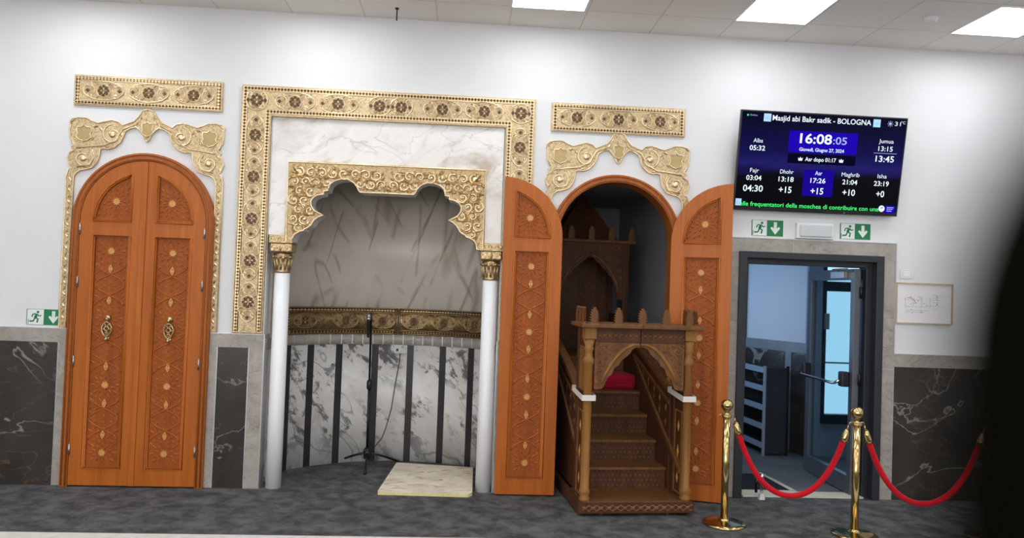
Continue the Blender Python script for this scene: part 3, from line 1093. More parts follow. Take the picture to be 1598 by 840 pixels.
# ------------------------------------------------------------------ gold work
def medallion(m, cx, cz, rx, rz, y, spiral=True):
    """slots: 0 bright relief, 1 shaded ground, 2 dark inlay"""
    E_ = lambda k, n=28: [(cx + rx * k * cos(2 * pi * i / n), cz + rz * k * sin(2 * pi * i / n)) for i in range(n)]
    m.mi = 1
    m.plate(E_(.97), y - .003, y)
    m.mi = 0
    y -= .003
    m.tube([(x, y, z) for x, z in E_(1.0)], .0045, 6, True)
    lx = rx >= rz
    q = min(rx, rz)
    # scrolls around
    for sx in (-1, 1):
        for sz in (-1, 1):
            ax, az = (rx * .62, rz * .52) if lx else (rx * .52, rz * .62)
            m.spiral(cx + sx * ax, cz + sz * az, q * .33, pi / 2 * (1 - sx) + sz * .6, .9 * sx * sz, y, .0058, .8, 14)
            bx, bz = (rx * .30, rz * .74) if lx else (rx * .74, rz * .30)
            m.leaf(cx + sx * bx, cz + sz * bz, q * .42, q * .2, math.atan2(sz, sx), y, .006)
    # two linked rings at the ends
    for sx in (-1, 1):
        ex, ez = (rx - q * .62, 0) if lx else (0, rz - q * .62)
        if abs(rx - rz) > .03:
            m.tube([(cx + sx * ex + q * .58 * cos(2 * pi * i / 18), y, cz + sx * ez + q * .58 * sin(2 * pi * i / 18)) for i in range(18)], .0038, 5, True)
    # centre star
    m.mi = 2
    m.plate([(cx + q * (.66 if i % 2 == 0 else .5) * cos(pi / 8 * i), cz + q * (.66 if i % 2 == 0 else .5) * sin(pi / 8 * i)) for i in range(16)], y - .001, y)
    for sx in (-1, 1):
        px, pz = (rx * .78, 0) if lx else (0, rz * .78)
        d = q * .22
        m.plate([(cx + sx * px - d, cz + sx * pz), (cx + sx * px, cz + sx * pz - d), (cx + sx * px + d, cz + sx * pz), (cx + sx * px, cz + sx * pz + d)], y - .003, y)
    m.mi = 0
    for i in range(4):
        a = pi / 2 * i
        m.leaf(cx + q * .22 * cos(a), cz + q * .22 * sin(a), q * .42, q * .26, a, y - .001, .007)
    for i in range(8):
        a = pi / 4 * i + pi / 8
        m.leaf(cx + q * .5 * cos(a), cz + q * .5 * sin(a), q * .28, q * .13, a, y - .001, .005)
    m.tube([(cx + q * .68 * cos(2 * pi * i / 24), y, cz + q * .68 * sin(2 * pi * i / 24)) for i in range(24)], .0034, 5, True)


MEDS = ['goldhi', 'medground', 'bronzepit']


def plaque(cx, w, z0, z1, label):
    t = thing('gold_plaque', label, 'plaque', (cx, 0, z0), group='gold plaques above the carved doors')
    h = z1 - z0
    hw = w / 2
    MB().plate(rect(-hw, hw, 0, h), -.018, 0).build('backing', 'gold', t, bevel=.003)
    m = MB()
    m.plate(rect(-hw + .016, hw - .016, .014, h - .014), -.0225, -.017, [rect(-hw + .043, hw - .043, .037, h - .037)])
    m.build('rope_border', 'lattice', t)
    m = MB()
    for ins in (.014, .045):
        m.tube([(a, -.02, b) for a, b in rect(-hw + ins, hw - ins, ins * .9, h - ins * .9)], .004, 6, True)
    m.build('bead', 'goldhi', t)
    for dx in (-.352, 0, .352):
        m = MB()
        medallion(m, 0, 0, .158, .075, 0)
        m.build('medallion', MEDS, t, at=(dx, -.018, h / 2))
    return t


plaque(-2.58, 1.163, 3.026, 3.270, 'gold embossed plaque with three medallions above the closed double door')
plaque(1.249, 1.135, 3.006, 3.246, 'gold embossed plaque with three medallions above the open doorway')

SP_OUT = [(-0.61, 2.449), (-0.598, 2.504), (-0.569, 2.515), (-0.593, 2.546), (-0.608, 2.596), (-0.595, 2.641), (-0.57, 2.662), (-0.586, 2.686), (-0.563, 2.707), (-0.577, 2.746), (-0.599, 2.766), (-0.595, 2.793), (-0.604, 2.825), (-0.595, 2.857), (-0.607, 2.888), (-0.588, 2.913), (-0.54, 2.924), (-0.478, 2.925), (-0.439, 2.905), (-0.387, 2.885), (-0.338, 2.9), (-0.277, 2.916), (-0.227, 2.906), (-0.195, 2.875), (-0.152, 2.894), (-0.107, 2.913), (-0.07, 2.956), (-0.046, 3.0)]
SP_LOW = [(-0.019, 2.773), (-0.032, 2.813), (-0.06, 2.847), (-0.089, 2.87), (-0.135, 2.858), (-0.173, 2.831), (-0.186, 2.792), (-0.207, 2.74), (-0.251, 2.698), (-0.297, 2.683), (-0.334, 2.686), (-0.362, 2.678), (-0.363, 2.636), (-0.377, 2.58), (-0.413, 2.53), (-0.458, 2.515), (-0.504, 2.505), (-0.531, 2.488), (-0.555, 2.452)]
mir = lambda P: [(-x, z) for x, z in reversed(P)]


def spandrel_ornament(cx, label):
    t = thing('gold_spandrel_ornament', label, 'wall ornament', (cx, 0, 0), group='gold scrolled ornaments around the carved doors')
    foot = [(-.555, 1.245), (-.612, 1.245)]
    # order: left foot up the outside, over the top, down the right outside, back along the inside
    poly = [(-.612, 1.245)] + SP_OUT + [(0, 3.018)] + mir(SP_OUT) + [(.612, 1.245), (.555, 1.245)] + mir(SP_LOW)[::1] + [(0, 2.757)] + SP_LOW + [(-.555, 1.245)]
    MB().plate(poly, -.016, 0).build('scrolled_plate', 'thingold', t, bevel=.002)
    m = MB()
    m.tube([(a, -.017, b) for a, b in poly], .0055, 6, True)
    for s in (-1, 1):
        m.spiral(s * -.27, 2.80, .085, pi * .5 if s > 0 else pi * .5, 1.4 * s, -.018, .009, .6, 26)
        m.spiral(s * -.49, 2.60, .08, pi * .3 if s > 0 else pi * .7, -1.4 * s, -.018, .009, .6, 26)
        m.ball(s * -.27, -.018, 2.80, .026, .012, .026)
        m.ball(s * -.49, -.018, 2.60, .026, .012, .026)
        m.tube([(s * -.10, -.018, 2.885), (s * -.19, -.018, 2.85), (s * -.24, -.018, 2.76), (s * -.33, -.018, 2.71), (s * -.43, -.018, 2.70), (s * -.54, -.018, 2.68)], .006, 6)
        m.tube([(s * -.43, -.018, 2.69), (s * -.40, -.018, 2.62), (s * -.43, -.018, 2.55), (s * -.53, -.018, 2.53)], .006, 6)
        for i in range(26):
            z = 1.28 + i * .046
            m.leaf(s * -.583, z, .042, .02, pi / 2 + (.5 if i % 2 else -.5), -.016, .006)
        for (x, z, a) in ((-.40, 2.86, .3), (-.36, 2.84, 2.2), (-.42, 2.76, .9), (-.58, 2.90, .8), (-.57, 2.72, 2.2), (-.42, 2.66, 1.8), (-.16, 2.86, .5), (-.08, 2.90, .9), (-.05, 2.95, 1.2), (-.3, 2.70, .2), (-.20, 2.80, 1.5), (-.56, 2.66, 1), (-.46, 2.53, .2), (-.58, 2.55, 1.3)):
            m.leaf(s * x, z, .05, .022, a if s > 0 else pi - a, -.016, .007)
    m.build('scroll_relief', 'goldhi', t)
    for (x, z, sx, sz) in ((-.49, 2.80, .062, .068), (.49, 2.80, .062, .068), (0, 2.855, .048, .062)):
        m = MB()
        base = [(0, 1), (.3, .72), (.85, .75), (.95, .3), (.75, 0), (1, -.4), (.55, -.8), (.2, -.85), (0, -1)]
        loop = [(a * sx, b * sz) for a, b in base] + [(-a * sx, b * sz) for a, b in reversed(base[1:-1])]
        m.plate(loop, -.004, 0)
        m.mi = 1
        m.tube([(a, -.003, b) for a, b in loop], .006, 6, True)
        m.build('cartouche', ['cartouche', 'goldhi'], t, at=(x, -.0165, z))
    return t


spandrel_ornament(-2.578, 'pale gold scrolled ornament hugging the round head of the closed double door')
spandrel_ornament(1.258, 'pale gold scrolled ornament above the arch of the open doorway')

# the big golden frame around the mihrab
MX = -.649
fr = thing('golden_surround', 'wide gold embossed frame with round medallions surrounding the marble mihrab', 'frame', (MX, 0, 1.245))
FO, FI, FH, FT = 1.195, .954, 2.012, 1.765         # half widths outside/inside, top and inner top above the foot
up_ = [(-FO, 0), (-FO, FH), (FO, FH), (FO, 0), (FI, 0), (FI, FT), (-FI, FT), (-FI, 0)]
MB().plate(up_, -.03, 0).build('backing', 'gold', fr, bevel=.003)


def ushape(o, i):
    return [(-FO + o, .016), (-FO + o, FH - o), (FO - o, FH - o), (FO - o, .016), (FO - i, .016), (FO - i, FH - i), (-FO + i, FH - i), (-FO + i, .016)]


wfr = FO - FI
for nm, (o, i) in (('outer_rope_border', (.016, .042)), ('inner_rope_border', (wfr - .042, wfr - .016))):
    MB().plate(ushape(o, i), -.0345, -.029).build(nm, 'lattice', fr)
m = MB()
for ins in (.013, .046, wfr - .046, wfr - .013, ):
    P_ = ushape(ins, ins + .001)[:4]
    m.tube([(a, -.032, b) for a, b in P_], .004, 6)
m.build('bead', 'goldhi', fr)
fzc = (FH + FT) / 2
for (x, z, rx, rz) in [(-.77, fzc, .158, .078), (-.425, fzc, .158, .078), (-.088, fzc, .09, .078), (.088, fzc, .09, .078), (.425, fzc, .158, .078), (.77, fzc, .158, .078)] + \
        [(s * (FO + FI) / 2, fzc, .085, .085) for s in (-1, 1)] + [(s * (FO + FI) / 2, z, .078, .158) for s in (-1, 1) for z in (1.605, 1.265, .925, .585, .25)]:
    m = MB()
    medallion(m, 0, 0, rx, rz, 0)
    m.build('medallion', MEDS, fr, at=(x, -.03, z))

# marble face and cusped golden lintel
su = thing('mihrab_marble_surround', 'white veined marble facing between the gold frame and the gold lobed arch', 'marble facing', (MX, 0, 2.05))
MB().plate([(-.945, 0), (-.945, .96), (.945, .96), (.945, 0), (.80, 0), (.80, .60), (-.80, .60), (-.80, 0)], -.004, .15).build('marble_facing', 'wmarble', su)
CUSP = [(-0.747, 1.990), (-0.744, 2.029), (-0.726, 2.06), (-0.688, 2.083), (-0.656, 2.091), (-0.653, 2.105), (-0.63, 2.112), (-0.602, 2.135), (-0.576, 2.181), (-0.546, 2.205), (-0.507, 2.223), (-0.547, 2.237), (-0.585, 2.26), (-0.609, 2.299), (-0.61, 2.334), (-0.592, 2.363), (-0.558, 2.384), (-0.509, 2.393), (-0.51, 2.42), (-0.474, 2.424), (-0.472, 2.45), (-0.459, 2.481), (-0.43, 2.504), (-0.382, 2.521), (-0.322, 2.523), (-0.272, 2.499), (-0.243, 2.465), (-0.228, 2.431), (-0.214, 2.420)]
CUSP = [(x, z - 2.05) for x, z in CUSP]
la = thing('lobed_arch', 'gold lobed arch panel of raised scrolling leaves spanning the mihrab opening', 'arch', (MX, 0, 2.05))
lpoly = [(-.80, -.06), (-.80, .598), (.80, .598), (.80, -.06)] + [(-x, z) for x, z in CUSP] + list(reversed(CUSP))
MB().plate(lpoly, -.012, .17).build('arch_body', 'plaster', la)
m = MB()
m.plate(lpoly, -.03, -.012)
m.build('gold_face', 'archground', la)
m = MB()
m.tube([(a, -.032, b) for a, b in lpoly], .009, 6, True)
m.build('raised_edge', 'goldhi', la)
m = MB()
rng = random.Random(11)
cells = []
half = [p for p in lpoly]
step = .088
row = 0
z = -.02
while z < .59:
    x = .044 + (step / 2 if row % 2 else 0)
    while x < .8:
        d = edge_dist((x, z), lpoly)
        if inside((x, z), lpoly) and d > .022:
            cells.append((x, z, min(.047, d + .012)))
        x += step
    z += .076
    row += 1
for i, (x, z, r) in enumerate(cells):
    ch = 1 if i % 2 else -1
    a0 = rng.uniform(0, 2 * pi)
    for s in (1, -1):
        aa = a0 if s > 0 else pi - a0
        m.spiral(s * x, z, r, aa, 1.15 * ch * s, -.034, r * .25, 1.0, 16)
        for kk in range(3):
            la_ = aa + (2.1 * kk + .8) * s
            lx, lz = s * x + r * 1.02 * cos(la_), z + r * 1.02 * sin(la_)
            if inside((lx, lz), lpoly) and edge_dist((lx, lz), lpoly) > .012:
                m.leaf(lx, lz, r * 1.3, r * .6, la_ + .9 * ch * s, -.03, .024)
for i, (x, z, r) in enumerate(cells):
    for dx, dz in ((.044, .0), (.0, .04), (-.022, -.038)):
        px_, pz_ = x + dx, z + dz
        if px_ > .012 and inside((px_, pz_), lpoly) and edge_dist((px_, pz_), lpoly) > .016:
            for s in (1, -1):
                m.ball(s * px_, -.031, pz_, .011, .012, .011, 8, 5)
                m.leaf(s * px_, pz_, .05, .022, (i * 1.3 + dx * 40) if s > 0 else pi - (i * 1.3 + dx * 40), -.03, .016)
for s in (-1, 1):
    m.leaf(s * .72, .515, .14, .07, -pi / 4 if s < 0 else -3 * pi / 4, -.03, .026)
m.build('leaf_scrolls', 'goldhi', la)

# columns
def column(x, label):
    t = thing('mihrab_column', label, 'column', (x, .04, 0), group='white columns of the mihrab')
    MB().lathe([(.0625, 0), (.0625, .6), (.061, 1.75)], 0, 0, 0, 32).build('shaft', 'white', t)
    cp = MB().lathe([(.064, 1.742), (.066, 1.752), (.061, 1.765), (.060, 1.80), (.068, 1.85), (.082, 1.868), (.070, 1.885), (.075, 1.90)], 0, 0, 0, 28).build('capital', 'capgold', t)
    m = MB()
    m.box(-.09, .09, -.09, .09, 1.905, 1.985)
    m.build('block', 'capgold', cp, bevel=.014)
    MB().box(-.1, .078, -.075, .1, 1.990, 2.048).build('abacus', 'gold', cp, bevel=.004)
    MB().box(-.096, .094, -.098, .1, 1.982, 1.994).build('abacus_lip', 'capgold', cp, bevel=.003)
    m = MB()
    for i in range(12):
        a = 2 * pi * i / 12
        m.ball(.076 * cos(a), .076 * sin(a), 1.872, .016, .016, .012, 8, 5)
        m.tube([(.061 * cos(a), .061 * sin(a), 1.765), (.062 * cos(a), .062 * sin(a), 1.81), (.072 * cos(a), .072 * sin(a), 1.855)], .009, 6)
    m.build('leaf_ring', 'capgold', cp)
    m = MB()
    for s in (-1, 1):
        m.spiral(s * .045, 1.945, .03, 0 if s > 0 else pi, 1.1 * s, -.092, .006, .8, 14)
    m.leaf(0, 1.945, .07, .03, pi / 2, -.09, .01)
    for i in range(7):
        m.leaf(-.082 + i * .0273, 2.019, .036, .018, pi / 2 + (.5 if i % 2 else -.5), -.075, .006)
    m.build('scroll_ornament', 'goldhi', cp)
    return t


column(-1.478, 'round white column with gold capital on the left side of the mihrab')
column(.222, 'round white column with gold capital beside the cream floor mat')

# gold bands inside the niche
def niche_band(x0, x1, label, first):
    off = .012
    t = thing('niche_gold_band', label, 'band', (0, 0, 0), group='antique gold bands across the niche')
    n = 24
    xs = [x0 + (x1 - x0) * i / n for i in range(n + 1)]

    def pt(x, o):
        r = NR - o
        return (x, NCY + sqrt(r * r - (x - NCX) ** 2))

    def strip(m, za, zb, o0, o1, xs_):
        A = [pt(x, o0) for x in xs_]
        B = [pt(x, o1) for x in xs_]
        va = [[m.v(p[0], p[1], z) for p in A] for z in (za, zb)]
        vb = [[m.v(p[0], p[1], z) for p in B] for z in (za, zb)]
        for i in range(len(xs_) - 1):
            m.f([va[0][i], va[0][i + 1], va[1][i + 1], va[1][i]], True)
            m.f([vb[0][i], vb[1][i], vb[1][i + 1], vb[0][i + 1]], True)
            m.f([va[1][i], va[1][i + 1], vb[1][i + 1], vb[1][i]])
            m.f([va[0][i], vb[0][i], vb[0][i + 1], va[0][i + 1]])
        for i in (0, -1):
            m.f([va[0][i], va[1][i], vb[1][i], vb[0][i]])
    m = MB()
    strip(m, 1.2, 1.45, .016, .001, xs)
    m.build('backing', 'bandgold', t)
    m = MB()
    for za, zb in ((1.214, 1.234), (1.416, 1.436)):
        strip(m, za, zb, .019, .015, xs)
    for xa in (x0, x1 - .03):
        strip(m, 1.214, 1.436, .019, .015, [xa + .01, xa + .03])
    m.build('rope_border', 'lattice', t)
    m = MB()
    for zz in (1.208, 1.242, 1.408, 1.444):
        m.tube([(*pt(x, .018), zz) for x in xs], .004, 6)
    for xa in (x0 + .004, x1 - .004):
        m.tube([(*pt(xa, .02), 1.205), (*pt(xa, .02), 1.446)], .008, 6)
    m.build('bead', 'bandhi', t)
    nm = 3
    for i in range(nm):
        x = x0 + .14 + (x1 - x0 - .28) * (i / (nm - 1))
        p = pt(x, .014)
        a = math.atan2(p[0] - NCX, p[1] - NCY)
        m = MB()
        medallion(m, 0, 0, .115, .07, 0)
        o = m.build('medallion', ['bandhi', 'bandgold', 'bronzepit'], t, at=(p[0], p[1] - .004, 1.325))
        o.rotation_euler = (0, 0, -a)
    return t


niche_band(-1.55, -.61, 'dark gold embossed band in the niche behind the microphone stand', True)
niche_band(-.595, .26, 'dark gold embossed band in the niche behind the right white column', False)

# ------------------------------------------------------------------ things in the niche
ms = thing('microphone_stand', 'black tripod microphone stand standing inside the niche', 'microphone stand', (-.825, .80, 0))
m = MB()
m.tube([(0, 0, .06), (-.004, 0, .75)], .013, 10)
m.build('lower_pole', 'blackmetal', ms)
MB().tube([(-.004, 0, .70), (-.012, 0, 1.37), (-.015, -.008, 1.395), (-.026, -.02, 1.40)], .010, 10).build('upper_pole', 'blackmetal', ms)
MB().lathe([(.018, .70), (.026, .72), (.026, .77), (.018, .79)], -.004, 0, 0, 14).build('clutch', 'black', ms)
MB().lathe([(.03, .07), (.034, .09), (.034, .14), (.02, .17)], 0, 0, 0, 14).build('hub', 'black', ms)
for a in (RAD(150), RAD(30), RAD(275)):
    dx, dy = cos(a), sin(a)
    m = MB()
    m.tube([(dx * .02, dy * .02, .12), (dx * .16, dy * .16, .075), (dx * .31, dy * .31, .014)], .010, 8)
    leg = m.build('leg', 'blackmetal', ms)
    MB().ball(dx * .315, dy * .315, .014, .016, .016, .013, 10, 6).build('rubber_foot', 'black', leg)
MB().tube([(.01, -.02, .14), (-.03, -.03, .15)], .011, 8).build('knob', 'black', ms)
mic = thing('microphone', 'black microphone with silver ring hanging at the top of the tripod stand', 'microphone', (-.855, .775, 1.39))
MB().lathe([(.008, -.21), (.011, -.2), (.015, -.06), (.019, -.045)], 0, 0, 0, 14).build('handle', 'black', mic)
MB().lathe([(.019, -.046), (.022, -.04), (.022, -.032), (.019, -.026)], 0, 0, 0, 14).build('ring', 'chrome', mic)
MB().ball(0, 0, -.012, .022, .022, .026).build('grille', 'steel', mic)
ox, oy = -.605, NCY + sqrt(NR ** 2 - .055 ** 2)
so = thing('wall_socket', 'small white socket plate on the marble niche wall with a cable plugged in', 'socket', (ox, oy - .0015, 1.045))
MB().box(-.055, .055, -.008, 0, -.038, .038).build('plate', 'plastic', so, bevel=.003)
MB().lathe([(.011, 0), (.011, .02)], 0, 0, 0, 12).build('jack', 'black', so)
so.children[-1].rotation_euler = (RAD(90), 0, 0)
so.children[-1].location = (.03, -.008, -.01)
cb = MB()
cb.tube([(ox + .03, oy - .03, 1.03), (ox + .028, oy - .04, .95), (ox + .0, oy - .05, .75), (ox - .03, oy - .06, .5), (ox - .07, oy - .09, .33), (ox - .10, oy - .13, .24), (-.76, .85, .17), (-.79, .80, .20), (-.805, .79, .30)], .0045, 6)
tag(cb.build('microphone_cable', 'black'), 'thin black cable running down from the wall socket to the tripod', 'cable')

m = thing('floor_mat', 'cream marbled mat with yellow foam edge lying before the niche beside the column', 'mat', (0, 0, 0))
q = [(-.62, -.135), (.10, -.165), (.135, -.12), (.15, .70), (-.555, .83)]


def round_poly(P, r, n=4):
    out = []
    for i in range(len(P)):
        a, b, c = Vector(P[i - 1]), Vector(P[i]), Vector(P[(i + 1) % len(P)])
        p, s = b + (a - b).normalized() * r, b + (c - b).normalized() * r
        for k_ in range(n + 1):
            t_ = k_ / n
            out.append(tuple(p * (1 - t_) ** 2 + b * 2 * t_ * (1 - t_) + s * t_ ** 2))
    return out


rq = round_poly(q, .015)
MB().slab(rq, .002, .026).build('foam_pad', 'foam', m)
MB().slab(rq, .026, .031).build('top_cover', 'rug', m)

# ------------------------------------------------------------------ minbar
MINROT = RAD(4.5)
mn = thing('minbar', 'carved brown wooden minbar with gated steps leading up to a canopied seat', 'minbar', (1.362, -.575, 0), MINROT)
HW = .43


def arcs_relief(m, x0, x1, z0, z1, y, n, h=.008):
    """row of interlaced little arcs and leaves"""
    w = (x1 - x0) / n
    zc, hh = (z0 + z1) / 2, (z1 - z0) / 2
    for i in range(n):
        c = x0 + w * (i + .5)
        m.leaf(c, zc, w * 1.05, hh * .8, .55, y, h)
        m.leaf(c, zc, w * 1.05, hh * .8, -.55, y, h)
        m.leaf(c + w / 2, zc + hh * .6, w * .5, hh * .4, 0, y, h * .7)
        m.leaf(c + w / 2, zc - hh * .6, w * .5, hh * .4, 0, y, h * .7)


for x in (-.26, .26):
    MB().lathe([(.016, 0), (.016, .03)], x, .04, 0, 12).build('foot', 'redwood', mn)
    MB().lathe([(.016, 0), (.016, .03)], x, 1.8, 0, 12).build('foot', 'redwood', mn)
m = MB()
m.plate(rect(-.45, .45, .025, .105), -.012, .03)
m.mi = 1
arcs_relief(m, -.43, .43, .032, .095, -.012, 14)
m.build('front_plinth', ['bdark', 'brelief'], mn)
for s in (-1, 1):
    MB().box(min(s * .415, s * .45), max(s * .415, s * .45), .03, 2.5, .025, .105).build('side_plinth', 'bdark', mn)
MB().box(-.415, .415, .0, .40, .088, .108).build('platform', 'bwood', mn, bevel=.003)
noses = [(.275, .37), (.445, .61), (.615, .86), (.785, 1.08)]
for i, (z, yn) in enumerate(noses):
    y1 = noses[i + 1][1] + .03 if i < 3 else 2.5
    st = MB().box(-.362, .362, yn, y1, z - .022, z).build('step', 'bwood', mn, bevel=.003)
    z0 = .105 if i == 0 else noses[i - 1][0]
    m = MB()
    m.box(-.362, .362, yn + .018, yn + .035, z0, z - .022)
    m.mi = 1
    nx = 19
    for a in range(nx):
        for b in range(4):
            x = -.342 + .684 * a / (nx - 1) + (.018 if b % 2 else 0)
            if abs(x) > .35:
                continue
            zz = z0 + .022 + (z - .022 - z0 - .03) * b / 3
            m.leaf(x, zz, .034, .022, .8 if (a + b) % 2 else -.8, yn + .018, .003)
    m.build('riser', ['bdark', 'riserrelief'], st)
# back step behind the cushion
m = MB()
m.box(-.362, .362, 1.62, 1.66, .785, 1.02)
m.box(-.362, .362, 1.60, 2.5, 1.02, 1.045)
m.build('seat_bench', 'bwood', mn, bevel=.003)

# banisters
def rail_z(y):
    return .87 + .31 * (min(y, 1.3) - .28)


def low_z(y):
    return max(.12, .30 + .62 * (y - .06))


for s in (-1, 1):
    xa, xb = (s * .365, s * .40)
    x0, x1 = min(xa, xb), max(xa, xb)
    m = MB()
    m.side([(.34, .105), (2.5, .105), (2.5, rail_z(1.85)), (1.85, rail_z(1.85)), (1.3, rail_z(1.3)), (.34, rail_z(.34))], x0, x1)
    m.mi = 1
    for yy in [.42 + .15 * i for i in range(6)]:
        zt = rail_z(yy) - .1
        zb = max(.2, low_z(yy) + .05)
        for xs_, sg in ((x0, -1), (x1, 1)):
            nn = max(2, int((zt - zb) / .11))
            for j in range(nn):
                zz = zb + (zt - zb) * (j + .5) / nn
                d = .035
                m.mi = 2 if j % 2 else 1
                vs = [m.v(xs_, yy - d * .6, zz), m.v(xs_, yy, zz - d), m.v(xs_, yy + d * .6, zz), m.v(xs_, yy, zz + d), m.v(xs_ + sg * .008, yy, zz)]
                for q_ in ((0, 1, 4), (1, 2, 4), (2, 3, 4), (3, 0, 4)):
                    m.f([vs[i] for i in q_])
    bn = m.build('banister', ['bdark', 'brelief', 'bhoney'], mn)
    m = MB()
    m.side([(.34, rail_z(.34)), (1.3, rail_z(1.3)), (1.88, rail_z(1.88)), (1.88, rail_z(1.88) + .05), (1.3, rail_z(1.3) + .05), (.34, rail_z(.34) + .05)], x0 - .018, x1 + .018)
    m.build('handrail', 'bwood', bn, bevel=.008)
    m = MB()
    m.side([(.06, low_z(.06)), (1.3, low_z(1.3)), (1.3, low_z(1.3) + .04), (.06, low_z(.06) + .04)], x0 - .016, x1 + .016)
    m.side([(.34, rail_z(.34) - .1), (1.3, rail_z(1.3) - .1), (1.3, rail_z(1.3) - .07), (.34, rail_z(.34) - .07)], x0 - .010, x1 + .010)
    m.build('banister_moulding', 'bwood', bn, bevel=.004)

# gate: posts, sides, frieze, cusped spandrels, cornice with finials
for s in (-1, 1):
    for yy in (.04, .285):
        if yy < .1:
            m = MB().lathe([(.036, .105), (.043, .115), (.043, .13), (.032, .145), (.043, .17), (.043, .19), (.034, .205), (.033, .6), (.033, 1.13), (.042, 1.14), (.042, 1.17), (.031, 1.185), (.030, 1.23), (.040, 1.25), (.030, 1.265), (.047, 1.32)], s * .395, yy, 0, 20)
            m.box(s * .395 - .044, s * .395 + .044, yy - .044, yy + .044, 1.325, 1.41)
            m.build('post', 'bhoney', mn)
        else:
            MB().box(s * .395 - .026, s * .395 + .026, yy - .026, yy + .026, .105, 1.41).build('rear_post', 'bdark', mn, bevel=.004)
    x0, x1 = s * .395 - .014, s * .395 + .014
    m = MB()
    m.side(rect(.07, .27, .105, .80), x0, x1)
    m.mi = 1
    for xf, sg in ((x0, -1), (x1, 1)):
        for zz, dz in ((.25, .05), (.45, .06), (.65, .05)):
            vs = [m.v(xf + sg * .001, .17 - .025, zz), m.v(xf + sg * .001, .17, zz - dz), m.v(xf + sg * .001, .17 + .025, zz), m.v(xf + sg * .001, .17, zz + dz), m.v(xf + sg * .008, .17, zz)]
            for q_ in ((0, 1, 4), (1, 2, 4), (2, 3, 4), (3, 0, 4)):
                m.f([vs[i] for i in q_])
    sp = m.build('gate_side_panel', ['bdark', 'inlay'], mn)
    m = MB()
    m.side(rect(.095, .245, .13, .775), x0 - .006, x1 + .006, [rect(.108, .232, .143, .762)])
    m.build('panel_bead', 'bhoney', sp)
    m = MB()
    m.side(rect(.07, .27, .80, 1.31), x0, x1, [rect(.105, .235, .93, 1.25)])
    m.build('gate_side_window', 'bdark', mn)
    m = MB()
    m.side(rect(.097, .243, .922, 1.258), x0 - .006, x1 + .006, [rect(.106, .234, .931, 1.249)])
    m.build('side_window_bead', 'bhoney', mn)
    m = MB()
    m.side(rect(.03, .29, 1.31, 1.41), x0 - .01, x1 + .01)
    m.build('side_frieze', 'bdark', mn)
    # front frieze and spandrel, two halves with a gap between
    a, b = (-.352, -.003) if s < 0 else (.003, .352)
    m = MB()
    m.plate(rect(a, b, 1.305, 1.41), .012, .05)
    m.mi = 1
    arcs_relief(m, a + .01, b - .01, 1.32, 1.385, .012, 8)
    m.build('front_frieze', ['bdark', 'brelief'], mn)
    prof = [(-.003, 1.268), (-.03, 1.268), (-.062, 1.25), (-.077, 1.222), (-.10, 1.200), (-.145, 1.165), (-.163, 1.13), (-.197, 1.11), (-.216, 1.06), (-.25, 1.035), (-.268, .985), (-.288, .95), (-.335, .945), (-.352, .95), (-.352, 1.303), (-.003, 1.303)]
    prof = [(x if s < 0 else -x, z) for x, z in prof]
    m = MB()
    m.plate(prof, .02, .045)
    m.mi = 1
    m.tube([((x if s < 0 else -x), .018, z) for x, z in ((-.006, 1.29), (-.06, 1.285), (-.12, 1.255), (-.18, 1.20), (-.23, 1.13), (-.27, 1.06), (-.30, .99))], [.008, .012, .014, .015, .015, .013, .009], 8, flat=.8)
    m.mi = 2
    for (x, z, r, tr) in ((-.30, 1.24, .045, 1.2), (-.22, 1.265, .03, -1.1), (-.315, 1.15, .032, -1.2), (-.26, 1.19, .03, 1.2), (-.325, 1.07, .024, 1.1), (-.15, 1.275, .022, 1.0), (-.335, 1.00, .016, -1)):
        m.spiral(x if s < 0 else -x, z, r, .4 if s < 0 else pi - .4, tr * (1 if s < 0 else -1), .018, .0065, .8, 16)
    for (x, z, a_) in ((-.27, 1.28, .2), (-.335, 1.285, .9), (-.335, 1.20, 1.6), (-.28, 1.13, 1.1), (-.30, 1.09, 1.2), (-.19, 1.24, .6), (-.24, 1.22, .7)):
        m.leaf(x if s < 0 else -x, z, .05, .022, a_ if s < 0 else pi - a_, .02, .01)
    m.build('cusped_spandrel', ['bwood', 'bhoney', 'brelief'], mn)

m = MB()
for a, b in ((-.475, -.002), (.002, .475)):
    m.box(a, b, -.045, .325, 1.41, 1.442)
m.build('gate_cornice', 'bwood', mn, bevel=.006)


def finial_profile(h, w):
    half = [(.44, 0), (.44, .07), (.27, .12), (.50, .25), (.27, .27), (.48, .41), (.26, .43), (.45, .57), (.24, .59), (.42, .72), (.2, .74), (.34, .85), (.13, .86), (.16, .95), (.08, 1)]
    return [(x * w, z * h) for x, z in half] + [(-x * w, z * h) for x, z in reversed(half)]


FIN = None


def finial(parent, x, y, z, rz=0.0, h=.122, w=.082):
    global FIN
    if FIN is None:
        FIN = MB().plate(finial_profile(.122, .082), -.01, .01).build('finial', 'bwood', parent)
        o = FIN
    else:
        o = FIN.copy()
        COL.objects.link(o)
        o.parent = parent
    o.location = (x, y, z)
    o.rotation_euler = (0, 0, rz)
    o.scale = (w / .082, 1, h / .122)
    return o


for x in (-.375, -.1875, 0, .1875, .375):
    finial(mn, x, -.012, 1.442)
for s in (-1, 1):
    for yy in (.05, .145, .24):
        finial(mn, s * .44, yy, 1.442, pi / 2)

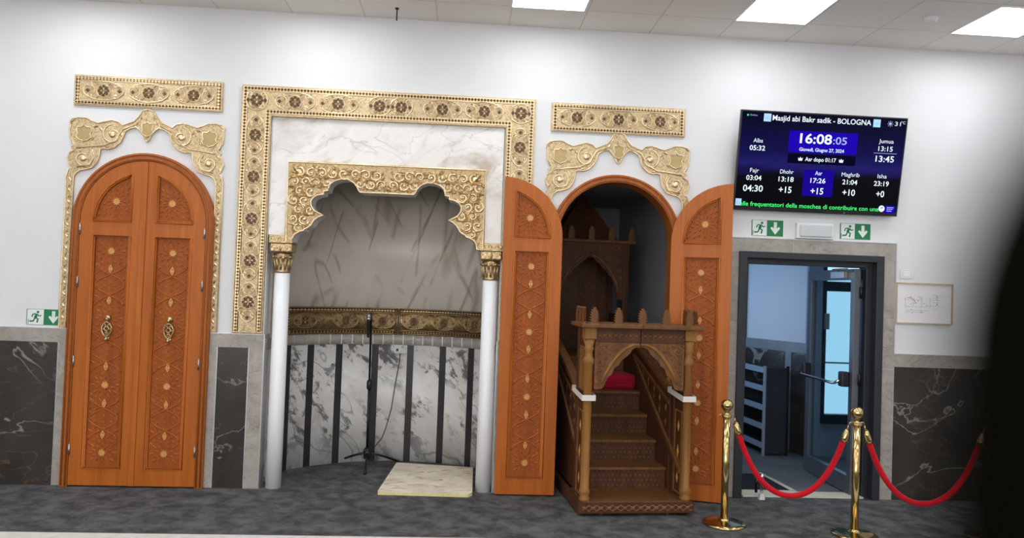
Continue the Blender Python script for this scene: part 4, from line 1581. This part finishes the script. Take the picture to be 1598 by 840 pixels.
# canopy over the seat
CY0, CY1 = 1.93, 2.50
for s in (-1, 1):
    for yy in (CY0, CY1):
        MB().box(s * .375 - .03, s * .375 + .03, yy - .03, yy + .03, 1.045 if yy > 2.2 else .785, 2.08).build('canopy_post', 'bdark', mn, bevel=.005)
    prof = [(-.002, 2.03), (-.04, 2.02), (-.06, 1.985), (-.10, 1.965), (-.13, 1.92), (-.17, 1.90), (-.20, 1.85), (-.235, 1.82), (-.25, 1.76), (-.275, 1.73), (-.28, 1.66), (-.29, 1.61), (-.345, 1.60), (-.345, 2.08), (-.002, 2.08)]
    prof = [(x if s < 0 else -x, z) for x, z in prof]
    m = MB()
    m.plate(prof, CY0 - .012, CY0 + .012)
    m.mi = 1
    m.tube([((x if s < 0 else -x), CY0 - .014, z) for x, z in ((-.006, 2.055), (-.08, 2.03), (-.16, 1.96), (-.23, 1.87), (-.28, 1.77), (-.31, 1.64))], .012, 6, flat=.8)
    for (x, z, r, tr) in ((-.29, 2.0, .04, 1.2), (-.21, 2.03, .028, -1.1), (-.31, 1.91, .028, -1.2), (-.32, 1.82, .022, 1.1)):
        m.spiral(x if s < 0 else -x, z, r, .4 if s < 0 else pi - .4, tr * (1 if s < 0 else -1), CY0 - .013, .0065, .8, 14)
    m.build('canopy_spandrel', ['bdark', 'brelief'], mn)
    # side of the throne
    m = MB()
    m.side(rect(CY0, CY1, 1.045, 1.45), min(s * .36, s * .39), max(s * .36, s * .39))
    m.build('throne_arm', 'bdark', mn)
m = MB()
m.box(-.41, .41, CY0 - .02, CY1 + .03, 2.08, 2.175)
m.mi = 1
arcs_relief(m, -.39, .39, 2.095, 2.16, CY0 - .02, 12)
m.build('canopy_frieze', ['bdark', 'brelief'], mn)
MB().box(-.47, .47, CY0 - .06, CY1 + .06, 2.175, 2.205).build('canopy_cornice', 'bwood', mn, bevel=.005)
for x in (-.42, -.21, 0, .21, .42):
    finial(mn, x, CY0 - .03, 2.205, 0, .135, .085)
m = MB()
m.plate(rect(-.36, .36, 1.045, 2.08), CY1 - .01, CY1 + .02)
m.mi = 1
for i in range(7):
    for j in range(10):
        m.leaf(-.3 + i * .1, 1.12 + j * .1, .08, .03, .8 if (i + j) % 2 else -.8, CY1 - .01, .008)
m.build('throne_back', ['bdark', 'brelief'], mn)
m = MB()
b4 = [m.v(-.36, CY0 + .02, 2.205), m.v(.30, CY0 + .02, 2.205), m.v(.30, CY1, 2.205), m.v(-.36, CY1, 2.205)]
tp = m.v(-.03, (CY0 + CY1) / 2, 2.72)
for i in range(4):
    m.f([b4[i], b4[(i + 1) % 4], tp])
m.f(list(reversed(b4)))
m.build('canopy_roof', 'bdark', mn)

for o in mn.children:
    if o.name.startswith(('canopy', 'throne')) or (o.name.startswith('finial') and o.location.z > 2):
        o.location.x += .07

cu = thing('seat_cushion', 'crimson cushion lying on the top step inside the minbar', 'cushion', (1.285, .62, .786), MINROT)
m = MB()
m.box(-.345, .345, 0, .36, 0, .135)
co = m.build('cushion_body', 'cushion', cu)
md = co.modifiers.new('bevel', 'BEVEL')
md.width = .035
md.segments = 4
MB().tube([(-.33, .0, .068), (.33, .0, .068)], .005, 6).build('piping', 'cushion', cu)

# white tape wrapped round the gate posts
def tape(s, label):
    t = MB()
    t.M = Matrix.Translation((1.362, -.575, 0)) @ Matrix.Rotation(MINROT, 4, 'Z')
    za, zb = .862, .905
    tw = .003
    if s < 0:
        x0, x1, y0, y1 = -.445, -.345, -.006, .33
    else:
        x0, x1, y0, y1 = .345, .445, -.006, .33
    # four sides of a loose loop, slightly sagging towards the back
    L = [(x0, y0), (x1, y0), (x1, y1), (x0, y1)]
    n = 4
    for i in range(n):
        (xa, ya), (xb, yb) = L[i], L[(i + 1) % n]
        da, db = (.03 if ya > .2 else 0), (.03 if yb > .2 else 0)
        nx_, ny_ = (yb - ya), -(xb - xa)
        ln = sqrt(nx_ ** 2 + ny_ ** 2)
        nx_, ny_ = nx_ / ln * tw, ny_ / ln * tw
        v8 = [t.v(xa, ya, za + da), t.v(xb, yb, za + db), t.v(xb, yb, zb + db), t.v(xa, ya, zb + da),
              t.v(xa + nx_, ya + ny_, za + da), t.v(xb + nx_, yb + ny_, za + db), t.v(xb + nx_, yb + ny_, zb + db), t.v(xa + nx_, ya + ny_, zb + da)]
        for q_ in ((0, 1, 2, 3), (4, 7, 6, 5), (0, 4, 5, 1), (3, 2, 6, 7), (0, 3, 7, 4), (1, 5, 6, 2)):
            t.f([v8[i_] for i_ in q_])
    tag(t.build('tape_loop', 'tape'), label, 'tape', 'white tape on the minbar gate')


tape(-1, 'white paper tape wrapped round the left side of the minbar gate')
tape(1, 'white paper tape wrapped round the right post of the minbar gate')

# ------------------------------------------------------------------ wall screen
TW, TH = 1.43, .823
tv = thing('wall_screen', 'large wall screen of prayer times tilted above the exit door', 'screen', (2.942, -.125, 2.816))
tv.rotation_euler = (RAD(9.3), 0, RAD(.4))
MB().box(-TW / 2, TW / 2, -.012, .018, -TH / 2, TH / 2).build('bezel', 'black', tv, bevel=.004)
MB().box(-.45, .45, .018, .05, -.36, .10).build('back_housing', 'black', tv, bevel=.01)
MB().box(-.2, .2, .045, .075, -.2, .2).build('wall_bracket', 'blackmetal', tv)
MB().plate(rect(-TW / 2 + .012, TW / 2 - .012, -TH / 2 + .035, TH / 2 - .012), -.0135, -.0118).build('display', 'screen', tv)
Y1, Y2, Y3 = -.0145, -.0155, -.0165


def sbox(nm, x0, x1, z0, z1, mat, y=Y1):
    MB().plate(round_poly([(x0, z0), (x1, z0), (x1, z1), (x0, z1)], .012), y, y + .0006).build(nm, mat, tv)


sbox('clock_box', -.293, .296, .087, .262, 'scrblue')
sbox('countdown_box', -.29, .296, -.005, .075, 'scrdim')
sbox('highlight_box', -.138, .125, -.272, -.05, 'scrblue2')
TX = [('title_text', 'Masjid abi Bakr sadik - BOLOGNA', -.026, .358, .845, .043, 'txt', .012),
      ('status_text', 'Online', -.610, .371, .062, .014, 'txtdim', 0),
      ('temperature_text', '31', .627, .360, .052, .034, 'txt', 0),
      ('unit_text', '\u00b0C', .674, .372, .036, .022, 'txt', 0),
      ('clock_text', '16:08', -.063, .203, .275, .078, 'txt', .02),
      ('clock_text', ':05', .145, .196, .118, .060, 'txtdim', .01),
      ('date_text', 'Gioved\u00ec, Giugno 27, 2024', -.005, .113, .385, .028, 'txt', .012),
      ('countdown_text', 'Asr dopo 01:17', -.006, .034, .267, .033, 'txt', .015),
      ('prayer_text', 'Alba', -.553, .167, .080, .034, 'txt', 0),
      ('time_text', '05:32', -.555, .106, .132, .040, 'txt', .015),
      ('prayer_text', 'Jumua', .545, .213, .127, .034, 'txt', 0),
      ('time_text', '13:15', .545, .150, .125, .040, 'txt', .008),
      ('time_text', '13:45', .548, .066, .160, .050, 'txt', .012),
      ('ticker_text', 'elle frequentatori della moschea di contribuire con una', -.060, -.356, 1.205, .036, 'txtgreen', .012)]
for x, nm, w1, t1, t2, w3 in ((-.562, 'Fajr', .075, '03:04', '04:30', .170), (-.285, 'Dhohr', .115, '13:18', '+15', .110), (-.010, 'Asr', .062, '17:26', '+15', .110),
                              (.267, 'Maghrib', .155, '21:04', '+10', .110), (.543, 'Isha', .080, '23:19', '+0', .070)):
    TX += [('prayer_text', nm, x, -.078, w1, .034, 'txt', 0), ('time_text', t1, x, -.140, .130, .040, 'txt', .012), ('time_text', t2, x, -.227, w3, .052, 'txt', .014)]
for nm, body, x, z, w, h, mt, bo in TX:
    text_mesh(body, x, z, w, h, Y3, nm, mt, tv, bo)
MB().plate(rect(.446, .646, .110, .1135), Y3, Y3 + .0005).build('divider', 'txtdim', tv)
for x in (-.492, .446):
    m = MB()
    m.plate(rect(x - .031, x + .031, .324, .388), Y2, Y2 + .0006)
    m.mi = 1
    for i, (a, b) in enumerate(((-.018, .006), (-.004, .012), (.01, .004))):
        m.plate(rect(x + a, x + a + .009, .345, .350 + b), Y3, Y3 + .0005)
    m.build('title_icon', ['scricon', 'txtdim'], tv)
m = MB()
m.plate(rect(-.700, -.650, -.375, -.318), Y2, Y2 + .0006)
m.mi = 1
m.plate(rect(-.692, -.680, -.365, -.335), Y3, Y3 + .0005)
m.plate(rect(-.672, -.660, -.365, -.345), Y3, Y3 + .0005)
m.build('corner_icon', ['scricon', 'txtdim'], tv)
m = MB()
m.plate(round_poly(rect(.598, .690, -.389, -.322), .012), Y2, Y2 + .0006)
m.mi = 1
for i, zz in enumerate((-.338, -.352, -.368)):
    m.plate(rect(.615, .675 - .008 * i, zz - .003, zz + .003), Y3, Y3 + .0005)
m.mi = 2
m.plate([(.569 + .027 * cos(2 * pi * i / 20), -.35 + .027 * sin(2 * pi * i / 20)) for i in range(20)], Y3, Y3 + .0005)
m.mi = 1
m.plate([(.572 + .014 * cos(a), -.345 + .014 * sin(a)) for a in [2 * pi * i / 14 for i in range(10)]], Y3 - .0006, Y3 - .0002)
m.build('corner_badge', ['scrblue', 'txtdim', 'txt'], tv)
m = MB()
m.plate([(-.659 + .008 * cos(2 * pi * i / 12), .369 + .008 * sin(2 * pi * i / 12)) for i in range(12)], Y3, Y3 + .0005)
m.build('status_dot', 'txtgreen', tv)
m = MB()
m.plate([(.562 + .012 * cos(2 * pi * i / 14), .357 + .012 * sin(2 * pi * i / 14)) for i in range(14)], Y3, Y3 + .0005)
for i in range(8):
    a = pi / 4 * i
    m.tube([(.562 + .017 * cos(a), Y3, .357 + .017 * sin(a)), (.562 + .025 * cos(a), Y3, .357 + .025 * sin(a))], .0025, 5, flat=.2)
m.build('sun_icon', 'txtdim', tv)
for x in (-.18, .172):
    m = MB()
    m.plate([(x - .016, .018), (x + .016, .018), (x + .02, .044), (x + .009, .034), (x, .05), (x - .009, .034), (x - .02, .044)], Y3, Y3 + .0005)
    m.build('crown_icon', 'txt', tv)
MB().box(.244, .252, -.0135, -.0115, -.402, -.397).build('power_light', 'led', tv)

# ------------------------------------------------------------------ exit signs
def exit_sign(x, z, w, h, label):
    t = thing('exit_sign', label, 'exit sign', (x, 0, z), group='green running man exit signs')
    MB().box(-w / 2, w / 2, -.004, 0, -h / 2, h / 2).build('sign_plate', 'signgreen', t)
    u = h / 2
    y = -.0048
    # white doorway field on the left, white arrow on the right
    m = MB()
    m.plate(rect(-w / 2 + .1 * u, -.02 * w, -u * .96, u * .96), y, -.0039)
    m.build('white_field', 'signwhite', t)
    m = MB()
    c = w * .25
    m.plate([(c - .2 * u, .78 * u), (c - .2 * u, -.02 * u), (c - .46 * u, .2 * u), (c - .62 * u, 0), (c, -.78 * u), (c + .62 * u, 0), (c + .46 * u, .2 * u), (c + .2 * u, -.02 * u), (c + .2 * u, .78 * u)], y, -.0039)
    m.build('arrow', 'signwhite', t)
    m = MB()
    c = -w * .25
    yy = y - .0008

    def limb(p, w_):
        m.tube([(c + a * u, yy, b * u) for a, b in p], w_ * u, 6, flat=.1)
    m.ball(c + .30 * u, yy, .62 * u, .17 * u, .0006, .17 * u, 12, 6)
    limb([(.18, .38), (-.02, -.1)], .17)
    limb([(.2, .36), (.48, .12), (.72, .22)], .075)
    limb([(.1, .38), (-.28, .36), (-.42, .02)], .075)
    limb([(-.02, -.1), (.34, -.26), (.22, -.72)], .095)
    limb([(-.04, -.1), (-.22, -.52), (-.7, -.56)], .095)
    m.plate([(c - .88 * u, -.3 * u), (c - .80 * u, -.3 * u), (c - .80 * u, -.9 * u), (c - .88 * u, -.9 * u)], yy, y)
    m.build('running_man', 'signgreen', t)


exit_sign(-3.307, 1.322, .276, .125, 'green exit sign low on the white wall left of the closed door')
exit_sign(2.557, 2.270, .274, .135, 'green exit sign under the screen, left of the white emergency lamp')
exit_sign(3.328, 2.272, .268, .135, 'green exit sign under the screen, right of the white emergency lamp')

el = thing('emergency_lamp', 'white oblong emergency lamp between two exit signs above the exit door', 'emergency lamp', (2.961, 0, 2.258))
MB().box(-.163, .163, -.04, 0, -.068, .068).build('housing', 'plastic', el, bevel=.008)
MB().box(-.138, .138, -.052, -.038, -.05, .055).build('diffuser', 'diffuser', el, bevel=.01)

pf = thing('framed_plan', 'framed floor plan in thin pale wood on the wall right of the exit door', 'picture frame', (3.953, 0, 1.675))
hw_, hh_ = .255, .177
MB().plate(rect(-hw_, hw_, -hh_, hh_), -.016, 0, [rect(-hw_ + .012, hw_ - .012, -hh_ + .012, hh_ - .012)]).build('frame', 'palewood', pf)
MB().box(-hw_ + .01, hw_ - .01, -.006, 0, -hh_ + .01, hh_ - .01).build('sheet', 'paper', pf)
m = MB()
rng = random.Random(3)
for (x0, x1, z) in ((-.17, .05, -.03), (-.17, -.02, .03), (-.16, .04, -.06), (-.17, .0, -.075), (.07, .15, .07), (.07, .15, .05), (.07, .15, .03), (.08, .14, .01), (.06, .15, -.02), (.07, .13, -.045)):
    m.plate(rect(x0, x1, z, z + .003), -.0068, -.006)
for x in (-.17, -.10, -.02, .05):
    m.plate(rect(x, x + .003, -.03, .05), -.0068, -.006)
for i in range(14):
    x, z = rng.uniform(-.18, .05), rng.uniform(-.09, .06)
    m.plate(rect(x, x + .012, z, z + .006), -.0068, -.006)
for z in (-.01, .03, .055):
    m.plate(rect(.11, .122, z, z + .012), -.0069, -.006)
m.build('plan_lines', 'inkgrey', pf)
m = MB()
m.tube([(-.15, -.0065, .05), (-.12, -.0065, .045), (-.09, -.0065, .03), (-.07, -.0065, .0)], .003, 5, flat=.2)
m.plate(rect(-.13, -.11, .052, .058), -.0068, -.006)
m.plate(rect(-.06, -.02, .055, .058), -.0068, -.006)
m.build('escape_route', 'inkred', pf)
wp = thing('wall_switch', 'small white blank plate on the white wall above the framed plan', 'switch plate', (3.79, 0, 1.925))
MB().box(-.058, .058, -.008, 0, -.04, .04).build('plate', 'plastic', wp, bevel=.003)
m = MB()
m.box(-.03, .03, -.011, -.007, -.024, .024)
m.build('rocker', 'white', wp, bevel=.002)

# ------------------------------------------------------------------ exit door
d3 = thing('door_3', 'open anthracite exit door with glass leaf swung inward beside the stone surround', 'door', (0, 0, 0), kind='structure')
fo = [(2.312, 0), (2.312, 2.066), (3.570, 2.066), (3.570, 0), (3.505, 0), (3.505, 2.01), (2.375, 2.01), (2.375, 0)]
MB().plate(fo, -.05, .03).build('door_frame', 'anthracite', d3, bevel=.004)
fi = [(2.36, 0), (2.36, 2.02), (3.52, 2.02), (3.52, 0), (3.455, 0), (3.455, 1.965), (2.412, 1.965), (2.412, 0)]
MB().plate(fi, .03, .15).build('door_rebate', 'anthracite', d3, bevel=.004)
MB().box(2.41, 3.46, .0, .15, .0, .012).build('threshold', 'beige', d3)
HX, HY = 3.425, .155
LA = RAD(90 + 1)                # leaf turned about 90 degrees into the hallway
lfw = .93
fr_out = rect(0, lfw, .01, 1.955)
glass_op = rect(.065, lfw - .085, .16, 1.86)
LM = Matrix.Translation((HX, HY - .09, 0)) @ Matrix.Rotation(RAD(88), 4, 'Z')
m = MB()
m.plate(fr_out, 0, .055, [glass_op])
lf = m.build('leaf', 'leafmetal', d3, bevel=.003)
lf.matrix_local = LM
MB().plate([(glass_op[0][0] - .005, glass_op[0][1] - .005), (glass_op[1][0] + .005, glass_op[1][1] - .005), (glass_op[2][0] + .005, glass_op[2][1] + .005), (glass_op[3][0] - .005, glass_op[3][1] + .005)], .024, .031).build('glass_pane', 'glass', lf)
# panic bar on the face turned to the doorway (+y local is towards -x world)
m = MB()
for a in (.035, .80):
    m.box(a, a + .075, .055, .13, .93, 1.06)
m.build('bar_bracket', 'black', lf, bevel=.012)
m = MB()
m.tube([(.09, .115, .985), (.12, .15, .955), (.16, .155, .95), (.80, .155, .95), (.83, .12, .98)], .013, 10)
m.build('push_bar', 'chrome', lf)
m = MB()
for zz in (.25, 1.0, 1.75):
    m.lathe([(.012, -.05), (.012, .05)], -.012, .0, zz, 12)
m.build('hinge', 'black', lf)
m = MB()
m.box(.12, .36, .055, .10, 1.875, 1.935)
m.tube([(.16, .11, 1.935), (.10, .2, 1.945), (.03, .10, 1.955)], .008, 8)
m.build('door_closer', 'steel', lf, bevel=.003)

ds = thing('door_holder', 'small chrome door holder with white foot on the carpet edge behind the red rope', 'door holder', (2.54, -.07, 0))
MB().lathe([(.012, .02), (.012, .16), (.018, .17), (.018, .2), (.008, .215)], 0, 0, 0, 14).build('rod', 'chrome', ds)
MB().lathe([(.012, .05), (.012, .20)], -.035, .03, 0, 14).build('sleeve', 'blackmetal', ds)
MB().box(-.05, .02, -.005, .045, .15, .175).build('bracket', 'chrome', ds, bevel=.003)
m = MB()
m.plate([(-.016, .05), (.016, .05), (.026, 0), (-.026, 0)], -.02, .02)
m.build('foot', 'plastic', ds, bevel=.003)

dm = thing('doormat', 'black doormat with pale edging just inside the exit doorway', 'doormat', (0, 0, 0))
MB().slab([(2.43, .17), (2.90, .17), (2.86, .75), (2.43, .75)], 0.001, .012).build('mat_body', 'doormat', dm)
m = MB()
m.slab([(2.43, .155), (2.95, .155), (2.95, .172), (2.43, .172)], 0.001, .015)
m.slab([(2.90, .172), (2.95, .155), (2.89, .80), (2.86, .80)], 0.001, .015)
m.build('edging', 'beige', dm)

# shoe rack and board in the hallway
rk = thing('shoe_rack', 'grey metal shoe rack with five shelves in the hallway', 'shoe rack', (3.225, 1.56, 0), RAD(5))
for y in (0, .95):
    m = MB()
    m.box(0, .02, y, y + .03, 0, .95)
    m.build('front_upright', 'rackgrey', rk)
    m = MB()
    m.box(.26, .28, y, y + .03, 0, .95)
    m.build('rear_upright', 'blackmetal', rk)
    MB().box(.02, .26, y + .005, y + .02, .02, .93).build('side_panel', 'anthracite', rk)
for z in (.10, .30, .50, .70, .895):
    sh = MB().box(.0, .28, .02, .96, z, z + .012).build('shelf', 'anthracite', rk)
    MB().box(-.008, .0, .02, .96, z - .02, z + .04).build('shelf_lip', 'rackgrey', sh)
bd = thing('notice_board', 'brown board with black edge on the hallway wall', 'board', (HA.x, HA.y, 1.2), ha)
MB().box(.92, 2.0, .0, .04, 0.0, .92).build('board_panel', 'board', bd)
m = MB()
m.box(.895, .92, .0, .055, 0, .93)
m.box(.92, 2.0, .0, .055, .92, .935)
m.build('board_edge', 'black', bd)

# ------------------------------------------------------------------ stanchions and ropes
def stanchion(x, y, label):
    t = thing('rope_stanchion', label, 'stanchion', (x, y, 0), group='brass rope stanchions')
    MB().lathe([(.155, 0), (.157, .006), (.155, .014), (.12, .022), (.05, .03), (.034, .036), (.034, .045)], 0, 0, 0, 40).build('base', 'brass', t)
    MB().lathe([(.0265, .036), (.0265, .80)], 0, 0, 0, 28).build('post', 'brass', t)
    MB().lathe([(.0265, .78), (.034, .785), (.034, .80), (.022, .806), (.016, .815), (.016, .828), (.026, .834), (.03, .838)], 0, 0, 0, 24).build('collar', 'brass', t)
    m = MB()
    n = 16
    rows = []
    for j in range(1, 10):
        a = pi * j / 10
        rows.append([m.v((.044 * sin(a) * (1 + .03 * (1 if i % 2 else -1) * sin(a))) * cos(2 * pi * i / (2 * n)), (.044 * sin(a) * (1 + .03 * (1 if i % 2 else -1) * sin(a))) * sin(2 * pi * i / (2 * n)), .875 - .044 * cos(a)) for i in range(2 * n)])
    for a_, b_ in zip(rows, rows[1:]):
        for i in range(2 * n):
            j = (i + 1) % (2 * n)
            m.f([a_[i], a_[j], b_[j], b_[i]], True)
    m.f(rows[0])
    m.f(rows[-1])
    m.build('ball_finial', 'brass', t)
    m = MB()
    for a in (0, pi):
        m.tube([(cos(a) * .022, 0, .806), (cos(a) * .045, 0, .808), (cos(a) * .056, 0, .80), (cos(a) * .052, 0, .788)], .0045, 6)
    m.tube([(.036 * cos(2 * pi * i / 16), .036 * sin(2 * pi * i / 16), .806) for i in range(16)], .004, 6, True)
    m.build('hook_ring', 'brass', t)
    return t


STX = [(1.982, -.735), (2.862, -.945), (3.862, -.965)]
stanchion(*STX[0], 'brass rope stanchion standing in front of the right carved leaf')
stanchion(*STX[1], 'brass rope stanchion standing in front of the open exit door')
stanchion(*STX[2], 'brass rope stanchion nearly lost in the dark blur at right')


def rope(p0, p1, low, label):
    t = thing('barrier_rope', label, 'barrier rope', (0, 0, 0), group='red velvet barrier ropes')
    a, b = Vector((*p0, .79)), Vector((*p1, .79))
    d = (b - a).normalized()
    a = a + d * .055
    b = b - d * .055
    n = 90
    pts = []
    ca = 2.3                       # catenary shape
    for i in range(n + 1):
        u = i / n
        s = (math.cosh(ca * (2 * u - 1)) - 1) / (math.cosh(ca) - 1)
        pts.append((a.x + (b.x - a.x) * u, a.y + (b.y - a.y) * u, low + (.785 - low) * s))
    MB().tube(pts[3:-3], .0205, 12).build('velvet_rope', 'red', t)
    for seq in (pts[:5], list(reversed(pts))[:5]):
        e = MB().tube(seq[1:5], [.016, .022, .025, .025], 12).build('end_cap', 'brass', t)
        MB().tube(seq[0:2], .006, 8).build('clip', 'brass', e)
    return t


rope(STX[0], STX[1], .245, 'red velvet rope sagging across the open exit door')
rope(STX[1], STX[2], .235, 'red velvet rope sagging in front of the dark marble right of the exit door')

# ------------------------------------------------------------------ round-topped shape standing in for an unidentified dark blur beside the viewer
bp = thing('dark_blur_shape', 'dark blurred round-topped shape close to the viewer at the right edge', 'post', (.1376, -5.9741, 0))
prof = [(.06, 0), (.06, .02), (.045, .03)] + [(.036, .6), (.036, 1.5)] + [(.036 * cos(a), 1.676 + .066 * sin(a)) for a in [pi / 2 * i / 12 for i in range(13)]]
MB().lathe(prof, 0, 0, 0, 40).build('shape_body', 'blackblur', bp)
